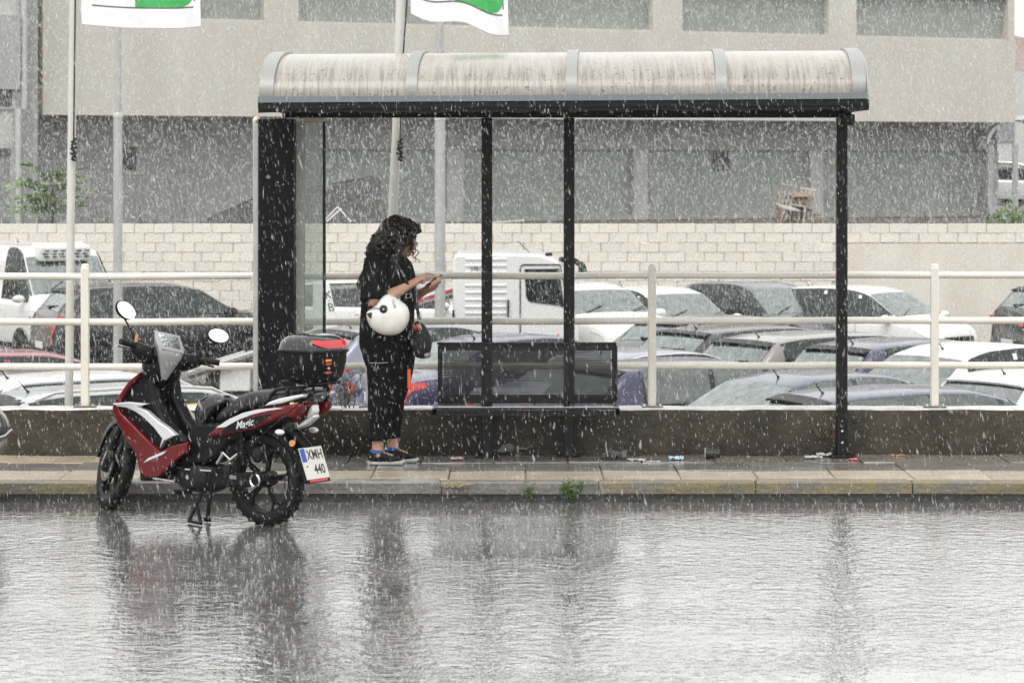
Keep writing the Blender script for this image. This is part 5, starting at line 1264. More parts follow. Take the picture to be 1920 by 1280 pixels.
    for (cx, cy_, yl) in ((1020, 735, .14), (1192, 724, -.14)):
        q = Q(cx, cy_, yl); MB().ell((q[0], yl, q[1]), (.035, .022, .018), None, 12, 8).build('indicator', CLEARL, t, smooth=180)
        MB().tube([(q[0] + .03, yl * .9, q[1] - .005), (q[0] + .07, yl * .5, q[1])], .007, 6).build('indicator_stem', TB, t)
    q = Q(1097, 790, .05); MB().lathe([(0, .01), (.019, .01), (.021, 0)], (q[0], .07, q[1]), 'y', 16).build('side_reflector', AMBER, t)
    # plate faces backwards, leaning, a little to the side
    tp = Vector((*(lambda z: (z[0], 0, z[1]))(Q(1172, 812, 0)),)); bt = Vector((*(lambda z: (z[0], 0, z[1]))(Q(1217, 972, 0)),))
    upv = (tp - bt).normalized(); nr = Vector((-upv.z, 0, upv.x)).normalized(); nr = nr if nr.x < 0 else -nr
    H_ = (tp - bt).length; W_ = .205; cen = (tp + bt) / 2
    PM = lambda u, v, w_: cen + Vector((0, -1, 0)) * u + upv * v + nr * w_
    pl = MB().prism([(-W_ / 2, -H_ / 2), (W_ / 2, -H_ / 2), (W_ / 2, H_ / 2), (-W_ / 2, H_ / 2)], PM, 0, .003).build('number_plate', mat('moto_plate', (.60, .60, .54), .45), t, bevel=.001)
    MB().prism([(-W_ / 2 + .004, .01), (-W_ / 2 + .046, .01), (-W_ / 2 + .046, H_ / 2 - .004), (-W_ / 2 + .004, H_ / 2 - .004)], PM, .003, .0036).build('blue_band', mat('plate_blue', (.02, .08, .42), .4), pl)
    INK = mat('plate_ink', (.02, .02, .025), .5)
    text_mb('XMH', .074, lambda u, v, w_: PM(.022 + u * .86, .048 + v * 1.1, .0042), bold=.0012).build('lettering', INK, pl, smooth=0)
    text_mb('440', .074, lambda u, v, w_: PM(.032 + u * .86, -.042 + v * 1.1, .0042), bold=.0012).build('lettering', INK, pl, smooth=0)
    MB().lathe([(0, 0), (.009, 0)], (0, 0, 0), 'z', 12).xf(Matrix.Translation(PM(-.07, -.02, .004)) @ Matrix.Rotation(-math.pi / 2, 4, 'Y')).build('seal', mat('seal_red', (.45, .2, .2), .5), pl)
    fr = [(-W_ / 2 - .004, -H_ / 2 - .02), (W_ / 2 + .004, -H_ / 2 - .02), (W_ / 2 + .004, H_ / 2 + .006), (-W_ / 2 - .004, H_ / 2 + .006)]
    pf = MB().prism(fr, PM, -.014, -.001).build('plate_holder', TB, t, bevel=.004)
    MB().prism([(-.08, -H_ / 2 - .017), (.08, -H_ / 2 - .017), (.08, -H_ / 2 - .002), (-.08, -H_ / 2 - .002)], PM, -.001, .004).build('rear_reflector', REDL, pf, bevel=.002)
    MB().tube([PM(0, H_ / 2, -.012), PM(0, H_ / 2 + .06, -.02) + Vector((.08, 0, .03))], [.03, .04], 8).build('plate_arm', TB, t)
    # ---- stands
    for pts in ([(618, 1055), (585, 1130), (560, 1195)], [(600, 1110), (612, 1160), (622, 1208)]):
        pass
    def G(cx, cy, z=None):                     # a ground point from the photo
        px = 150 + cx / 2.723; py = 540 + cy / 2.723; D = F * ZC / (py - YH); X = (px - 960) * D / F
        v = Vector((X - X0, D - D0)); return Vector((v.x * hx + v.y * hy, v.x * lx + v.y * ly, 0))
    a0 = Vector((e[0] - .10, .09, ez - .06))
    g1, g2, g3 = G(555, 1200), G(618, 1212), G(650, 1195)
    s1 = MB().tube([a0, a0.lerp(g1, .5), g1 + Vector((0, 0, .012))], [.014, .012, .011], 8).build('centre_stand', TB, t, smooth=60)
    MB().tube([a0.lerp(g1, .45), g2 + Vector((0, 0, .012))], .011, 8).build('stand_brace', TB, s1, smooth=60)
    MB().tube([g1 + Vector((0, 0, .014)), g2 + Vector((0, 0, .014))], .010, 8).build('stand_foot', TB, s1, smooth=60)
    s2 = MB().tube([a0 + Vector((-.07, .0, .02)), g3 + Vector((0, 0, .02))], [.013, .012], 8).build('side_stand', TB, t, smooth=60)
    MB().ell(g3 + Vector((0, 0, .018)), (.028, .02, .016)).build('stand_pad', TB, s2)
    return t
motorcycle()

def parked_scooter():
    """only its tail reaches into the picture at the left edge"""
    D = 17.15; s = D / F
    t = thing('scooter', 'dark scooter cut by the left edge, only its tail showing', 'scooter', ((-120 - 960) * s, D, 0), 0.)
    fn = lambda u, v, w_: Vector((u, w_, v))
    X = lambda px: (px + 120) * s
    Z = lambda py: ZC - (py - YH) * s
    G_ = mat('scooter_grey', (.05, .05, .052), .25, coat=.8)
    tail = [(X(-220), Z(760)), (X(-100), Z(745)), (X(-30), Z(752)), (X(5), Z(765)), (X(18), Z(790)), (X(22), Z(808)), (X(10), Z(822)), (X(-40), Z(830)), (X(-150), Z(850)), (X(-240), Z(830))]
    MB().inflate(tail, fn, .14, 3, 6).build('tail_body', G_, t, smooth=180, sub=1)
    MB().tube([(X(-60), -.13, Z(818)), (X(-10), -.11, Z(819)), (X(12), -.06, Z(815)), (X(22), 0, Z(805))], [.006, .008, .008, .006], 8).build('edge_trim', SILVER, t, smooth=60)
    MB().inflate([(X(-40), Z(790)), (X(-4), Z(785)), (X(8), Z(800)), (X(-4), Z(815)), (X(-40), Z(815))], fn, .12, 3, 4).build('tail_lamp', mat('smoked_lens', (.25, .25, .25), .15, coat=1), t, smooth=180)
    MB().inflate([(X(-60), Z(832)), (X(14), Z(822)), (X(12), Z(840)), (X(0), Z(852)), (X(-50), Z(858))], fn, .09, 3, 4).build('rear_mudguard', mat('dusty_plastic', (.16, .15, .12), .5), t, smooth=180)
    MB().inflate([(X(-70), Z(850)), (X(4), Z(842)), (X(-6), Z(868)), (X(-30), Z(890)), (X(-70), Z(890))], fn, .05, 3, 4).build('plate_arm', BLACKPL, t, smooth=180)
    MB().inflate([(X(-330), Z(760)), (X(-230), Z(738)), (X(-90), Z(728)), (X(-40), Z(742)), (X(-100), Z(760)), (X(-240), Z(775))], fn, .13, 3, 5).build('seat', mat('seat_vinyl', (.01, .01, .011), .38), t, smooth=180)
    for px in (-120, -500):
        w_ = MB().lathe([(.14, -.045), (.2, -.055), (.235, 0), (.2, .055), (.14, .045)], (X(px), 0, .235), 'y', 28, True).build('wheel', RUBBER, t, smooth=60)
        MB().lathe([(0, -.04), (.15, -.04), (.15, .04), (0, .04)], (X(px), 0, .235), 'y', 20).build('rim', ALLOY, w_, smooth=40)
    MB().inflate([(X(-560), .35), (X(-520), 1.0), (X(-480), 1.02), (X(-440), .42), (X(-300), .30), (X(-180), .32), (X(-150), .5), (X(-250), .45), (X(-420), .30)], fn, .13, 4, 4).build('front_body', G_, t, smooth=180)
    MB().tube([(X(-505), -.32, 1.05), (X(-500), 0, 1.03), (X(-505), .32, 1.05)], .015, 8).build('handlebar', BLACKPL, t)
    MB().tube([(X(-160), -.08, .3), (X(-185), -.22, .01)], .012, 6).build('side_stand', BLACKPL, t)
    return t
parked_scooter()
# ================================================================ poles, flags, junk, plants, litter
POLEM = mat('flagpole_paint', (.62, .61, .57), .4, var=.15, vscale=2)
def flagpole(label, pts, D, r, rope, flag):
    base = P(pts[-1][0], pts[-1][1], D)
    t = thing('flagpole', label, 'flagpole', base, group='flagpoles behind the railing')
    ps = [P(x, y, D) - base for x, y in pts]
    MB().tube(ps, r, 14).build('pole', POLEM, t, smooth=60)
    RO = mat('rope_dark', (.03, .028, .025), .8)
    MB().tube([P(x, y, D - .06) - base for x, y in rope], .006, 5).build('rope', RO, t)
    x, y = rope[-1]; k = MB(); rr = random.Random(2)
    pts_ = [P(x + 5 * math.sin(i * 1.7) + rr.uniform(-1, 1), y - 2 + i * 2.1 + rr.uniform(-2, 2), D - .07 - .012 * math.cos(i * 2.2)) - base for i in range(20)]
    k.tube(pts_, .010, 6); k.build('rope_coil', RO, t)
    FW = mat('flag_white', (.80, .80, .82), .7); FG = mat('flag_green', (.05, .38, .10), .7); INK = mat('flag_ink', (.1, .13, .1), .7)
    # cloth: a rectangle of the stated height hung by its hoist, rippling
    x0, x1, bot, hgt = flag
    def cl(u, v, off=0.):                        # u along 0..1 from hoist, v 0 bottom..1 top
        px = x0 + (x1 - x0) * u + 4 * (1 - v); py = bot(u) - hgt * v
        p = P(px, py, D - .03); w_ = .055 * math.sin(u * 7 + v * 1.5 + 1.) * u + .018 * math.sin(u * 17 + v * 5) * u
        return p + Vector((0, w_ - off, 0)) - base
    def patch(name, u0, u1, v0, v1, m, off, par, rnd=0.):
        nu, nv = 90, 60; vs = []; fs = []
        for i in range(nu + 1):
            for j in range(nv + 1):
                a, b = i / nu, j / nv
                vs.append(cl(u0 + (u1 - u0) * a, v0 + (v1 - v0) * b, off))
        for i in range(nu):
            for j in range(nv):
                a, b = (i + .5) / nu, (j + .5) / nv
                if rnd:                          # clip corners round
                    ax = (u1 - u0) * (x1 - x0); ay = (v1 - v0) * hgt; qx = min(a, 1 - a) * ax; qy = min(b, 1 - b) * ay
                    if rnd > 0 and qx < rnd and qy < rnd and (rnd - qx) ** 2 + (rnd - qy) ** 2 > rnd * rnd and (a > .5 if u0 > .3 else a < .5): continue
                fs.append((i * (nv + 1) + j, (i + 1) * (nv + 1) + j, (i + 1) * (nv + 1) + j + 1, i * (nv + 1) + j + 1))
        o = MB().add(vs, fs).build(name, m, par, smooth=180); return o
    fl = patch('flag', 0, 1, 0, 1, FW, 0, t)
    so = fl.modifiers.new('s', 'SOLIDIFY'); so.thickness = .002
    patch('green_field', .46, .95, .27, .885, FG, .004, fl, 26)
    patch('ink_line', .0 + .09, .94, .252, .268, INK, .004, fl)
    patch('ink_line', .945, .955, .33, .80, INK, .004, fl)
    return t
flagpole('left cream flagpole with white and green flag and dark rope coil', [(143, -260), (138, 0), (134, 300), (131, 560), (129, 772)], 20.15, .030, [(144, -250), (141, 0), (138, 262)], (149, 372, lambda u: 47 + 8 * math.sin(u * 2.6), 150))
flagpole('right leaning flagpole above the shelter roof with white and green flag', [(757, -260), (751, 0), (745, 220), (737, 400), (729, 600), (722, 772)], 20.15, .0335, [(768, -250), (763, 0), (756, 100), (750, 262)], (766, 950, lambda u: 26 + 52 * u - 14 * u * u + 6 * math.sin(u * 9), 150))

def lamp_post(label, px, ytop, ystep, D, r):
    base = Vector(((px - 960) * D / F, D, ZLOT)); t = thing('lamp_post', label, 'lamp post', base, group='grey lamp posts in the car park')
    zs = ZC - (ystep - YH) * D / F - ZLOT; zt = ZC - (ytop - YH) * D / F - ZLOT
    MB().tube([(0, 0, 0), (0, 0, zs)], [r * 1.06, r], 16).build('lower_tube', GREYM, t, smooth=60)
    MB().tube([(0, 0, zs), (0, 0, zt)], [r * .78, r * .66], 16).build('upper_tube', GREYM, t, smooth=60)
    MB().lathe([(r * 1.12, -.03), (r * 1.12, .03), (r * .8, .06)], (0, 0, zs), 'z', 16).build('collar', GREYM, t, smooth=40)
    MB().box((0, -r - .005, 1.0), (r * .9, .012, .4)).build('service_door', mat('service_grey', (.36, .36, .35), .5), t, bevel=.004)
    MB().tube([(0, 0, zt), (0, -.3, zt + .25), (0, -1.2, zt + .35)], r * .5, 10).build('lamp_arm', GREYM, t, smooth=60)
    MB().ell((0, -1.5, zt + .36), (.14, .38, .07)).build('lamp_head', GREYM, t, smooth=180)
    MB().box((0, 0, .02), (.36, .36, .04)).build('base_flange', GREYM, t, bevel=.01)
lamp_post('grey lamp post standing left of the motorcycle mirror', 221, -150, 218, 45.5, .072)
lamp_post('grey lamp post rising just right of the standing person', 825, -150, 222, 43.5, .080)

# ---- plants
LEAF = mat('leaf_green', (.15, .25, .07), .5, var=.4, vscale=3); LEAF2 = mat('grass_green', (.09, .15, .04), .5, var=.4, vscale=9); DRY = mat('dry_stalk', (.20, .16, .09), .7, var=.4, vscale=8); BARK = mat('bark', (.09, .075, .06), .8)
def pinnate(mb, base, d, L, n, w, rr):
    d = d.normalized(); side = d.cross(Vector((0, 0, 1))).normalized(); p = base.copy(); pts = []
    for i in range(n + 1):
        f = i / n; q = base + d * (L * f) + Vector((0, 0, -.35 * L * f * f)); pts.append(q)
        if i > 1:
            for s_ in (-1, 1):
                a = q + side * s_ * .01; l_ = w * (1 - .5 * f) * rr.uniform(.8, 1.2); t_ = a + side * s_ * l_ + d * l_ * .35 + Vector((0, 0, -l_ * rr.uniform(.1, .6)))
                m_ = (a + t_) / 2; wd = d * l_ * .26
                mb.add([a, m_ + wd, t_, m_ - wd], [(0, 1, 2, 3)])
    return pts
def young_tree():
    rr = random.Random(8); D = 60.2; base = P(96, 425, D); base.z = .62
    t = thing('young_tree', 'young tree with feathery leaves above the block wall at left', 'tree', base); t.scale = (1.3, 1.3, 1.3)
    st = MB(); st.tube([(0, 0, 0), (.03, 0, .45), (0, .02, .9)], [.035, .028, .015], 8); st.build('trunk', BARK, t, smooth=60)
    lf = MB(); tw = MB()
    for k in range(30):
        an = rr.uniform(0, 6.28); z = rr.uniform(.3, .95); el = rr.uniform(.1, 1.0)
        d = Vector((math.cos(an), math.sin(an) * .8, el)); L = rr.uniform(.6, .95)
        pts = pinnate(lf, Vector((0, 0, z)), d, L, 14, .17, rr); tw.tube(pts[::2], .006, 4)
    tag(lf.build('crown', mat('frond_green', (.22, .33, .11), .5, var=.4, vscale=3), t, smooth=0), kind='stuff'); tag(tw.build('leaf_stalks', LEAF, t), kind='stuff')
young_tree()
def bush(name, label, px, py, D, w_, h_, n, m, z0=None, seed=1, leaf=.05):
    rr = random.Random(seed); base = P(px, py, D)
    if z0 is not None: base.z = z0
    t = thing(name, label, 'plant', base); mb = MB(); st = MB()
    for k in range(n):
        an = rr.uniform(0, 6.28); r = rr.random() ** .6; p = Vector((math.cos(an) * r * w_, math.sin(an) * r * w_ * .6, rr.random() ** .8 * h_ * (1 - .5 * r)))
        d = Vector((rr.uniform(-1, 1), rr.uniform(-1, 1), rr.uniform(-.2, 1))).normalized(); s_ = d.orthogonal().normalized(); l_ = leaf * rr.uniform(.6, 1.3)
        mb.add([p, p + d * l_ * .5 + s_ * l_ * .22, p + d * l_, p + d * l_ * .5 - s_ * l_ * .22], [(0, 1, 2, 3)])
        if k % 12 == 0: st.tube([(p.x * .2, p.y * .2, 0), p], .006, 4)
    tag(mb.build('leaves', m, t, smooth=0), kind='stuff'); tag(st.build('stems', DRY, t), kind='stuff')
bush('bush', 'green bush above the wall at the right edge', 1895, 420, 60.0, .55, .62, 700, LEAF, .62, 3, .12)
bush('bush', 'small green shrub on the wall beside the left lamp post', 196, 420, 59.6, .2, .3, 200, LEAF, .62, 5, .09)
def stalks(name, label, base, n, h, spread, m, seed, curl=.3, r=.0025, cat='weeds', leaves=0):
    rr = random.Random(seed); mb = MB(); 
    for k in range(n):
        x = rr.uniform(-spread, spread); y = rr.uniform(-.03, .03); hh = h * rr.uniform(.4, 1.0); dx, dy = rr.uniform(-curl, curl), rr.uniform(-curl, curl) * .5
        pts = [Vector((x + dx * hh * f * f * 1.2 + .01 * math.sin(f * 9 + k), y + dy * hh * f * f, hh * f * (1 - .25 * abs(dx) * f))) for f in (0, .25, .5, .75, 1)]
        mb.tube(pts, [r, r, r * .8, r * .6, r * .3], 4)
        for q in range(leaves):
            f = rr.uniform(.25, 1); p = pts[0].lerp(pts[-1], f); d = Vector((rr.uniform(-1, 1), rr.uniform(-.5, .5), rr.uniform(0, 1))).normalized() * rr.uniform(.02, .05)
            s_ = d.orthogonal().normalized() * .004; mb.add([p, p + d * .5 + s_, p + d, p + d * .5 - s_], [(0, 1, 2, 3)])
    o = mb.build(name, m, None); o.location = base
    return tag(o, label, cat, kind='stuff') if n > 400 else tag(o, label, cat)
DKW = mat('dark_weed', (.06, .05, .03), .7, var=.4, vscale=10)
stalks('weeds', 'tangle of dry brown weeds at the wall foot behind the motorcycle', Vector(((655 - 960) * 19.55 / F, 19.55, ZS)), 150, .34, .18, DKW, 1, 1.0, .0022, leaves=2)
stalks('weeds', 'tall thin grey weed standing on the low wall left of the person', Vector(((650 - 960) * 19.7 / F, 19.72, ZWALL)), 9, .42, .05, mat('grey_weed', (.08, .085, .06), .7), 2, .25, .003, leaves=14)
stalks('weeds', 'dry brown twigs against the wall beside the right shelter post', Vector(((1555 - 960) * 19.6 / F, 19.58, ZS + .12)), 26, .2, .09, DRY, 3, 1.2, .0018)
stalks('grass_tuft', 'larger green grass tuft growing from the kerb', Vector(((1070 - 960) * 17.88 / F, 17.885, .03)), 60, .12, .04, LEAF2, 4, .7, .0022, 'grass', leaves=4)
stalks('grass_tuft', 'smaller thin green grass tuft growing from the kerb', Vector(((992 - 960) * 17.88 / F, 17.885, .03)), 16, .11, .02, LEAF2, 5, .5, .002, 'grass', leaves=3)
stalks('dry_leaves', 'pale dry leaves caught on the kerb edge', Vector(((855 - 960) * 17.89 / F, 17.885, .10)), 46, .05, .075, mat('straw', (.36, .28, .18), .7), 6, 1.8, .004, 'leaves')
stalks('weeds', 'sparse dry stalks at the wall foot right of the person', Vector(((800 - 960) * 19.57 / F, 19.57, ZS)), 40, .2, .13, DKW, 9, 1.0, .0018, leaves=1)
# scrub along the crown of the block wall
rr = random.Random(12); mb = MB()
for k in range(2600):
    x = rr.uniform(-11.5, 11.5); 
    if mnoise.noise(Vector((x * .7, 3, 0))) < -.12: continue
    h = rr.uniform(.05, .38) * (1.0 + .5 * mnoise.noise(Vector((x * 1.3, 0, 0)))); y = WD + rr.uniform(.35, 1.2); dx = rr.uniform(-.12, .12)
    mb.add([(x - .008, y, .6), (x + .008, y, .6), (x + dx, y, .62 + h)], [(0, 1, 2)])
tag(mb.build('scrub', mat('scrub', (.075, .08, .05), .8, var=.4, vscale=2), smooth=0), 'dull scrub and dry stalks along the top of the block wall', kind='stuff')
def razor_wire():
    D = 59.0; t = thing('barbed_wire', 'loose coils of barbed wire on thin posts above the block wall', 'fence', (P(280, 420, D).x, D, .84))
    G_ = mat('wire_grey', (.12, .12, .12), .5, metal=.5)
    for seg, (a, b) in enumerate(((180, 345), (600, 700), (1590, 1850))):
        n = 150; pts = []
        for i in range(n):
            f = i / (n - 1); an = f * (b - a) / 14 * 2
            p = P(a + (b - a) * f, 400, D); pts.append(Vector((p.x - t.location.x + .13 * math.cos(an), .12 * math.sin(an * .5), .18 + .17 * math.sin(an))))
        MB().tube(pts, .006, 4).build('wire_coil', G_, t)
        for f in (0, .5, 1):
            x = P(a + (b - a) * f, 400, D).x - t.location.x; MB().tube([(x, 0, -.05), (x, 0, .5)], .013, 6).build('stake', G_, t)
razor_wire()
def ramp_wall():
    D = 62.0; t = thing('ramp_wall', 'dark sloping wall rising to the right behind the advert case', 'wall', (P(560, 420, D).x, D, .62))
    f = lambda x, z, w_: Vector((x, w_, z)); pts = []
    for px, py in ((375, 420), (480, 372), (600, 352), (700, 333), (712, 333), (730, 420)):
        p = P(px, py, D); pts.append((p.x - t.location.x, p.z - .62))
    pts = [(pts[0][0], 0)] + pts[:-1] + [(pts[-1][0], 0)]
    MB().prism(pts[1:], f, 0, .25).build('sloped_wall', mat('ramp_dark', (.10, .10, .10), .7, var=.3, vscale=1), t)
    a, b = Vector((pts[1][0], .1, pts[1][1] + .03)), Vector((pts[4][0], .1, pts[4][1] + .03))
    MB().tube([a, Vector((pts[2][0], .1, pts[2][1] + .03)), b], .03, 6).build('handrail', mat('rail_dark', (.06, .06, .06), .5), t)
ramp_wall()
def white_frame():
    D = 59.4; b = P(630, 418, D); t = thing('metal_frame', 'white folded tube frame lying on top of the block wall', 'frame', (b.x, D, .84))
    q = lambda px, py, y=0.: Vector((P(px, py, D).x - b.x, y, P(px, py, D).z - .84))
    for n_, pts in (('tube', [(606, 416), (633, 388), (658, 416)]), ('tube', [(612, 416), (635, 395), (640, 392)])):
        MB().tube([q(x, y, .0 if pts[0][0] == 606 else .12) for x, y in pts], .018, 8).build('frame_tube', WHITEP, t)
    MB().tube([q(633, 388, 0), q(636, 393, .12)], .014, 6).build('cross_tube', WHITEP, t)
white_frame()
def plank():
    D = 59.4; b = P(950, 412, D); o = MB().box((0, 0, 0), (.75, .05, .04), Matrix.Rotation(R(-4), 3, 'Y')).build('pale_board', mat('pale_board', (.5, .5, .46), .6), bevel=.004); o.location = (b.x, D, .875)
    tag(o, 'thin pale board lying on the wall between two shelter posts', 'board')
plank()
def chair_pile():
    D = 60.0; b = P(1480, 418, D); t0 = Vector((b.x, D, .62)); WPL = mat('plastic_white', (.33, .30, .27), .6)
    for k, (dx, rz, tx, lab) in enumerate(((-.12, .4, .25, 'white plastic chair tipped forward in the junk pile above the wall'), (.18, -.5, -.2, 'white plastic chair leaning back in the junk pile above the wall'))):
        t = thing('plastic_chair', lab, 'chair', t0 + Vector((dx, .15 * k, .16)), rz, 'discarded chairs above the wall'); t.rotation_euler = (tx, .15, rz)
        MB().box((0, 0, .40), (.42, .42, .03)).build('seat', WPL, t, bevel=.01)
        for i in range(4): MB().box((-.15 + .1 * i, .2, .62), (.05, .02, .42)).build('back_slat', WPL, t, bevel=.006)
        MB().box((0, .2, .83), (.40, .025, .06)).build('back_rail', WPL, t, bevel=.008)
        for sx in (-1, 1):
            for sy in (-1, 1): MB().tube([(sx * .18, sy * .18, .4), (sx * .22, sy * .22, 0)], .022, 6).build('leg', WPL, t)
    bx = thing('cardboard_box', 'brown torn cardboard box on the junk pile above the wall', 'box', t0 + Vector((.1, .5, .0)), .3)
    CB = mat('cardboard', (.24, .17, .11), .8, var=.3, vscale=6)
    MB().box((0, 0, .4), (.55, .4, .8)).build('carton', CB, bx, bevel=.01); MB().box((.1, -.25, .82), (.5, .3, .01), Matrix.Rotation(R(20), 3, 'X')).build('flap', CB, bx)
    b2 = thing('rubble_sack', 'grey brown sack slumped at the right of the junk pile', 'sack', t0 + Vector((.55, .1, 0)))
    MB().ell((0, 0, .15), (.35, .2, .22)).build('sack_body', mat('sack_brown', (.17, .14, .11), .9, var=.4, vscale=5), b2, smooth=180); MB().ell((.05, 0, .38), (.08, .08, .06)).build('tied_neck', mat('sack_brown', (0, 0, 0)), b2, smooth=180)
chair_pile()
# ---- far right street glimpse
def kiosk():
    D = 78.; b = P(1925, 400, D); t = thing('canopy', 'pale arched canopy in the distance at the right edge', 'canopy', (b.x, D, .62)); W_ = mat('canopy_white', (.7, .7, .69), .5)
    pts = [Vector((1.1 * math.cos(a), 0, 2.05 + .75 * math.sin(a))) for a in [math.pi * i / 12 for i in range(13)]]
    rings = [[p + Vector((0, y, 0)) for p in pts] + [p * .96 + Vector((0, y, 0)) for p in reversed(pts)] for y in (0, 3)]
    MB().loft(rings).build('roof', W_, t, smooth=60)
    for x in (-1.0, -.3, 1.0): MB().box((x, .1, 1.0), (.14, .14, 2.0)).build('post', mat('canopy_grey', (.3, .3, .3), .5), t)
kiosk()
far = MB().box((20.0, 118, 3.2), (14, 6, 5.2)).build('far_house', mat('far_pale', (.50, .50, .49), .8, var=.1, vscale=.3)); tag(far, 'pale distant house beyond the right end of the building', 'house')
for k in range(4): MB().box((15.2 + k * 2.4, 114.97, 3.6), (1.1, .04, 1.4)).build('window', mat('far_window', (.2, .21, .22), .3), far)
MB().prism([(12.8, 5.8), (27.2, 5.8), (20, 7.4)], lambda x, z, w_: Vector((x, w_, z)), 115, 121).build('roof', mat('far_roof', (.42, .33, .29), .8), far)
c_ = car('hatchback', 'distant white car glimpsed at the right edge past the building corner', 'hatch', 'white', 1905, 420, -20, 1.5, group='cars in the car park')
c_.location = (P(1893, 350, 84).x, 84, .62)

# ---- litter on the pavement
def gpt(px, py): D = F * (ZC - ZS) / (py - YH); return Vector(((px - 960) * D / F, D, ZS + .002))
def crumple(name, label, px, py, sx, sy, sz, m, seed, cat='litter', rz=0.):
    rr = random.Random(seed); mb = MB(); n, k = 12, 8; rings = []
    for i in range(n + 1):
        u = i / n - .5; r_ = []
        for j in range(k + 1):
            v = j / k - .5; z = sz * (max(0, mnoise.noise(Vector((u * 5 + seed, v * 5, 0))) + .25)) + sz * .15
            r_.append(Vector((u * sx + rr.uniform(-.02, .02) * sx, v * sy + rr.uniform(-.04, .04) * sy, z)))
        rings.append(r_)
    mb.loft(rings, False, False); o = mb.build(name, m, smooth=30); s_ = o.modifiers.new('s', 'SOLIDIFY'); s_.thickness = .0015
    o.location = gpt(px, py); o.rotation_euler = (0, 0, rz); return tag(o, label, cat, 'litter along the low wall')
PAPER = mat('paper_wet', (.5, .49, .46), .5, var=.3, vscale=20)
crumple('plastic_bag', 'crumpled dark grey plastic bag lying left of the flat papers', 1152, 861, .17, .12, .07, mat('bag_dark', (.10, .10, .095), .35), 1)
crumple('paper_scrap', 'flat pale paper scrap beside the dark plastic bag', 1193, 863, .13, .08, .012, PAPER, 2)
crumple('tissue', 'pale blue tissue lying left of the black cup', 1268, 862, .10, .07, .03, mat('tissue_blue', (.40, .52, .58), .6), 3)
crumple('wrapper', 'bright pink wrapper right of the shelter post', 1600, 862, .055, .04, .012, mat('pink', (.75, .09, .18), .4), 4)
crumple('wrapper', 'red and white wrapper on the pavement below the bench', 857, 862, .09, .05, .02, mat('wrap_red', (.45, .14, .12), .4, dark=(.5, .48, .45), var=1, vscale=25), 5)
crumple('paper_scrap', 'grey paper scrap left of the right shelter post', 1525, 859, .12, .06, .018, PAPER, 6)
crumple('paper_scrap', 'small pale paper scrap near the right shelter post foot', 1545, 855, .10, .05, .025, PAPER, 7)
crumple('wrapper', 'orange brown wrapper strip right of the pink one', 1683, 855, .10, .04, .012, mat('wrap_brown', (.36, .16, .08), .5), 8)
crumple('paper_scrap', 'thin white paper strip right of the dark bag', 1222, 866, .12, .03, .008, PAPER, 9)
crumple('plastic_film', 'clear grey plastic film beside the bottle below the bench', 930, 850, .12, .08, .05, mat('film', (.22, .23, .22), .2), 10)
def cup(name, label, px, py, r0, r1, L, rz, m, rim, lid=None):
    t = thing(name, label, 'cup', gpt(px, py) + Vector((0, 0, r1)), rz, 'litter along the low wall')
    MB().lathe([(0, 0), (r0, 0), (r1, L), (r1 - .002, L), (r0 - .002, .004)], (0, 0, 0), 'x', 24).build('cup_wall', m, t, smooth=50)
    a = [(r1 + .003 * math.cos(b), L + .003 * math.sin(b)) for b in [2 * math.pi * i / 6 for i in range(6)]]
    MB().lathe(a, (0, 0, 0), 'x', 24, True).build('rim', rim, t, smooth=60)
    return t
cup('paper_cup', 'black paper cup with pale rim lying on its side', 1350, 861, .027, .037, .10, R(172), mat('cup_black', (.012, .012, .012), .35), PAPER)
cup('paper_cup', 'clear dusty plastic cup lying below the bench', 945, 852, .028, .040, .10, R(60), mat('cup_clear', (.20, .20, .18), .2), PAPER)
def bottle():
    t = thing('bottle', 'brown bottle with pale base lying below the bench', 'bottle', gpt(968, 850) + Vector((0, 0, .032)), R(8), 'litter along the low wall')
    G_ = mat('brown_glass', (.05, .03, .02), .12, coat=.6)
    MB().lathe([(0, 0), (.030, 0), (.032, .01), (.032, .11), (.014, .15), (.012, .19), (0, .19)], (0, 0, 0), 'x', 20).build('bottle_body', G_, t, smooth=50)
    MB().lathe([(0, -.002), (.028, -.002), (.0335, .004), (.0335, .014)], (0, 0, 0), 'x', 20).build('bottle_base', mat('label_tan', (.45, .36, .25), .6), t)
bottle()
# leaf and grit debris: uncountable specks
rr = random.Random(31); mb = MB()
for k in range(900):
    x = rr.uniform(-6, 6); y = WY0 - abs(rr.gauss(0, .22)) - .01
    if y < SY: continue
    s_ = rr.uniform(.004, .016); a = rr.uniform(0, 3.14); z = ZS + .004 + rr.uniform(0, .006)
    c, q = math.cos(a) * s_, math.sin(a) * s_
    mb.add([(x - c, y - q, z), (x + q * .4, y - c * .4, z + .002), (x + c, y + q, z), (x - q * .4, y + c * .4, z + .004)], [(0, 1, 2, 3)])
tag(mb.build('debris', mat('debris', (.11, .09, .06), .7, rand=.0, var=.5, vscale=30), smooth=0), 'scattered wet leaf bits and grit along the wall foot', kind='stuff')
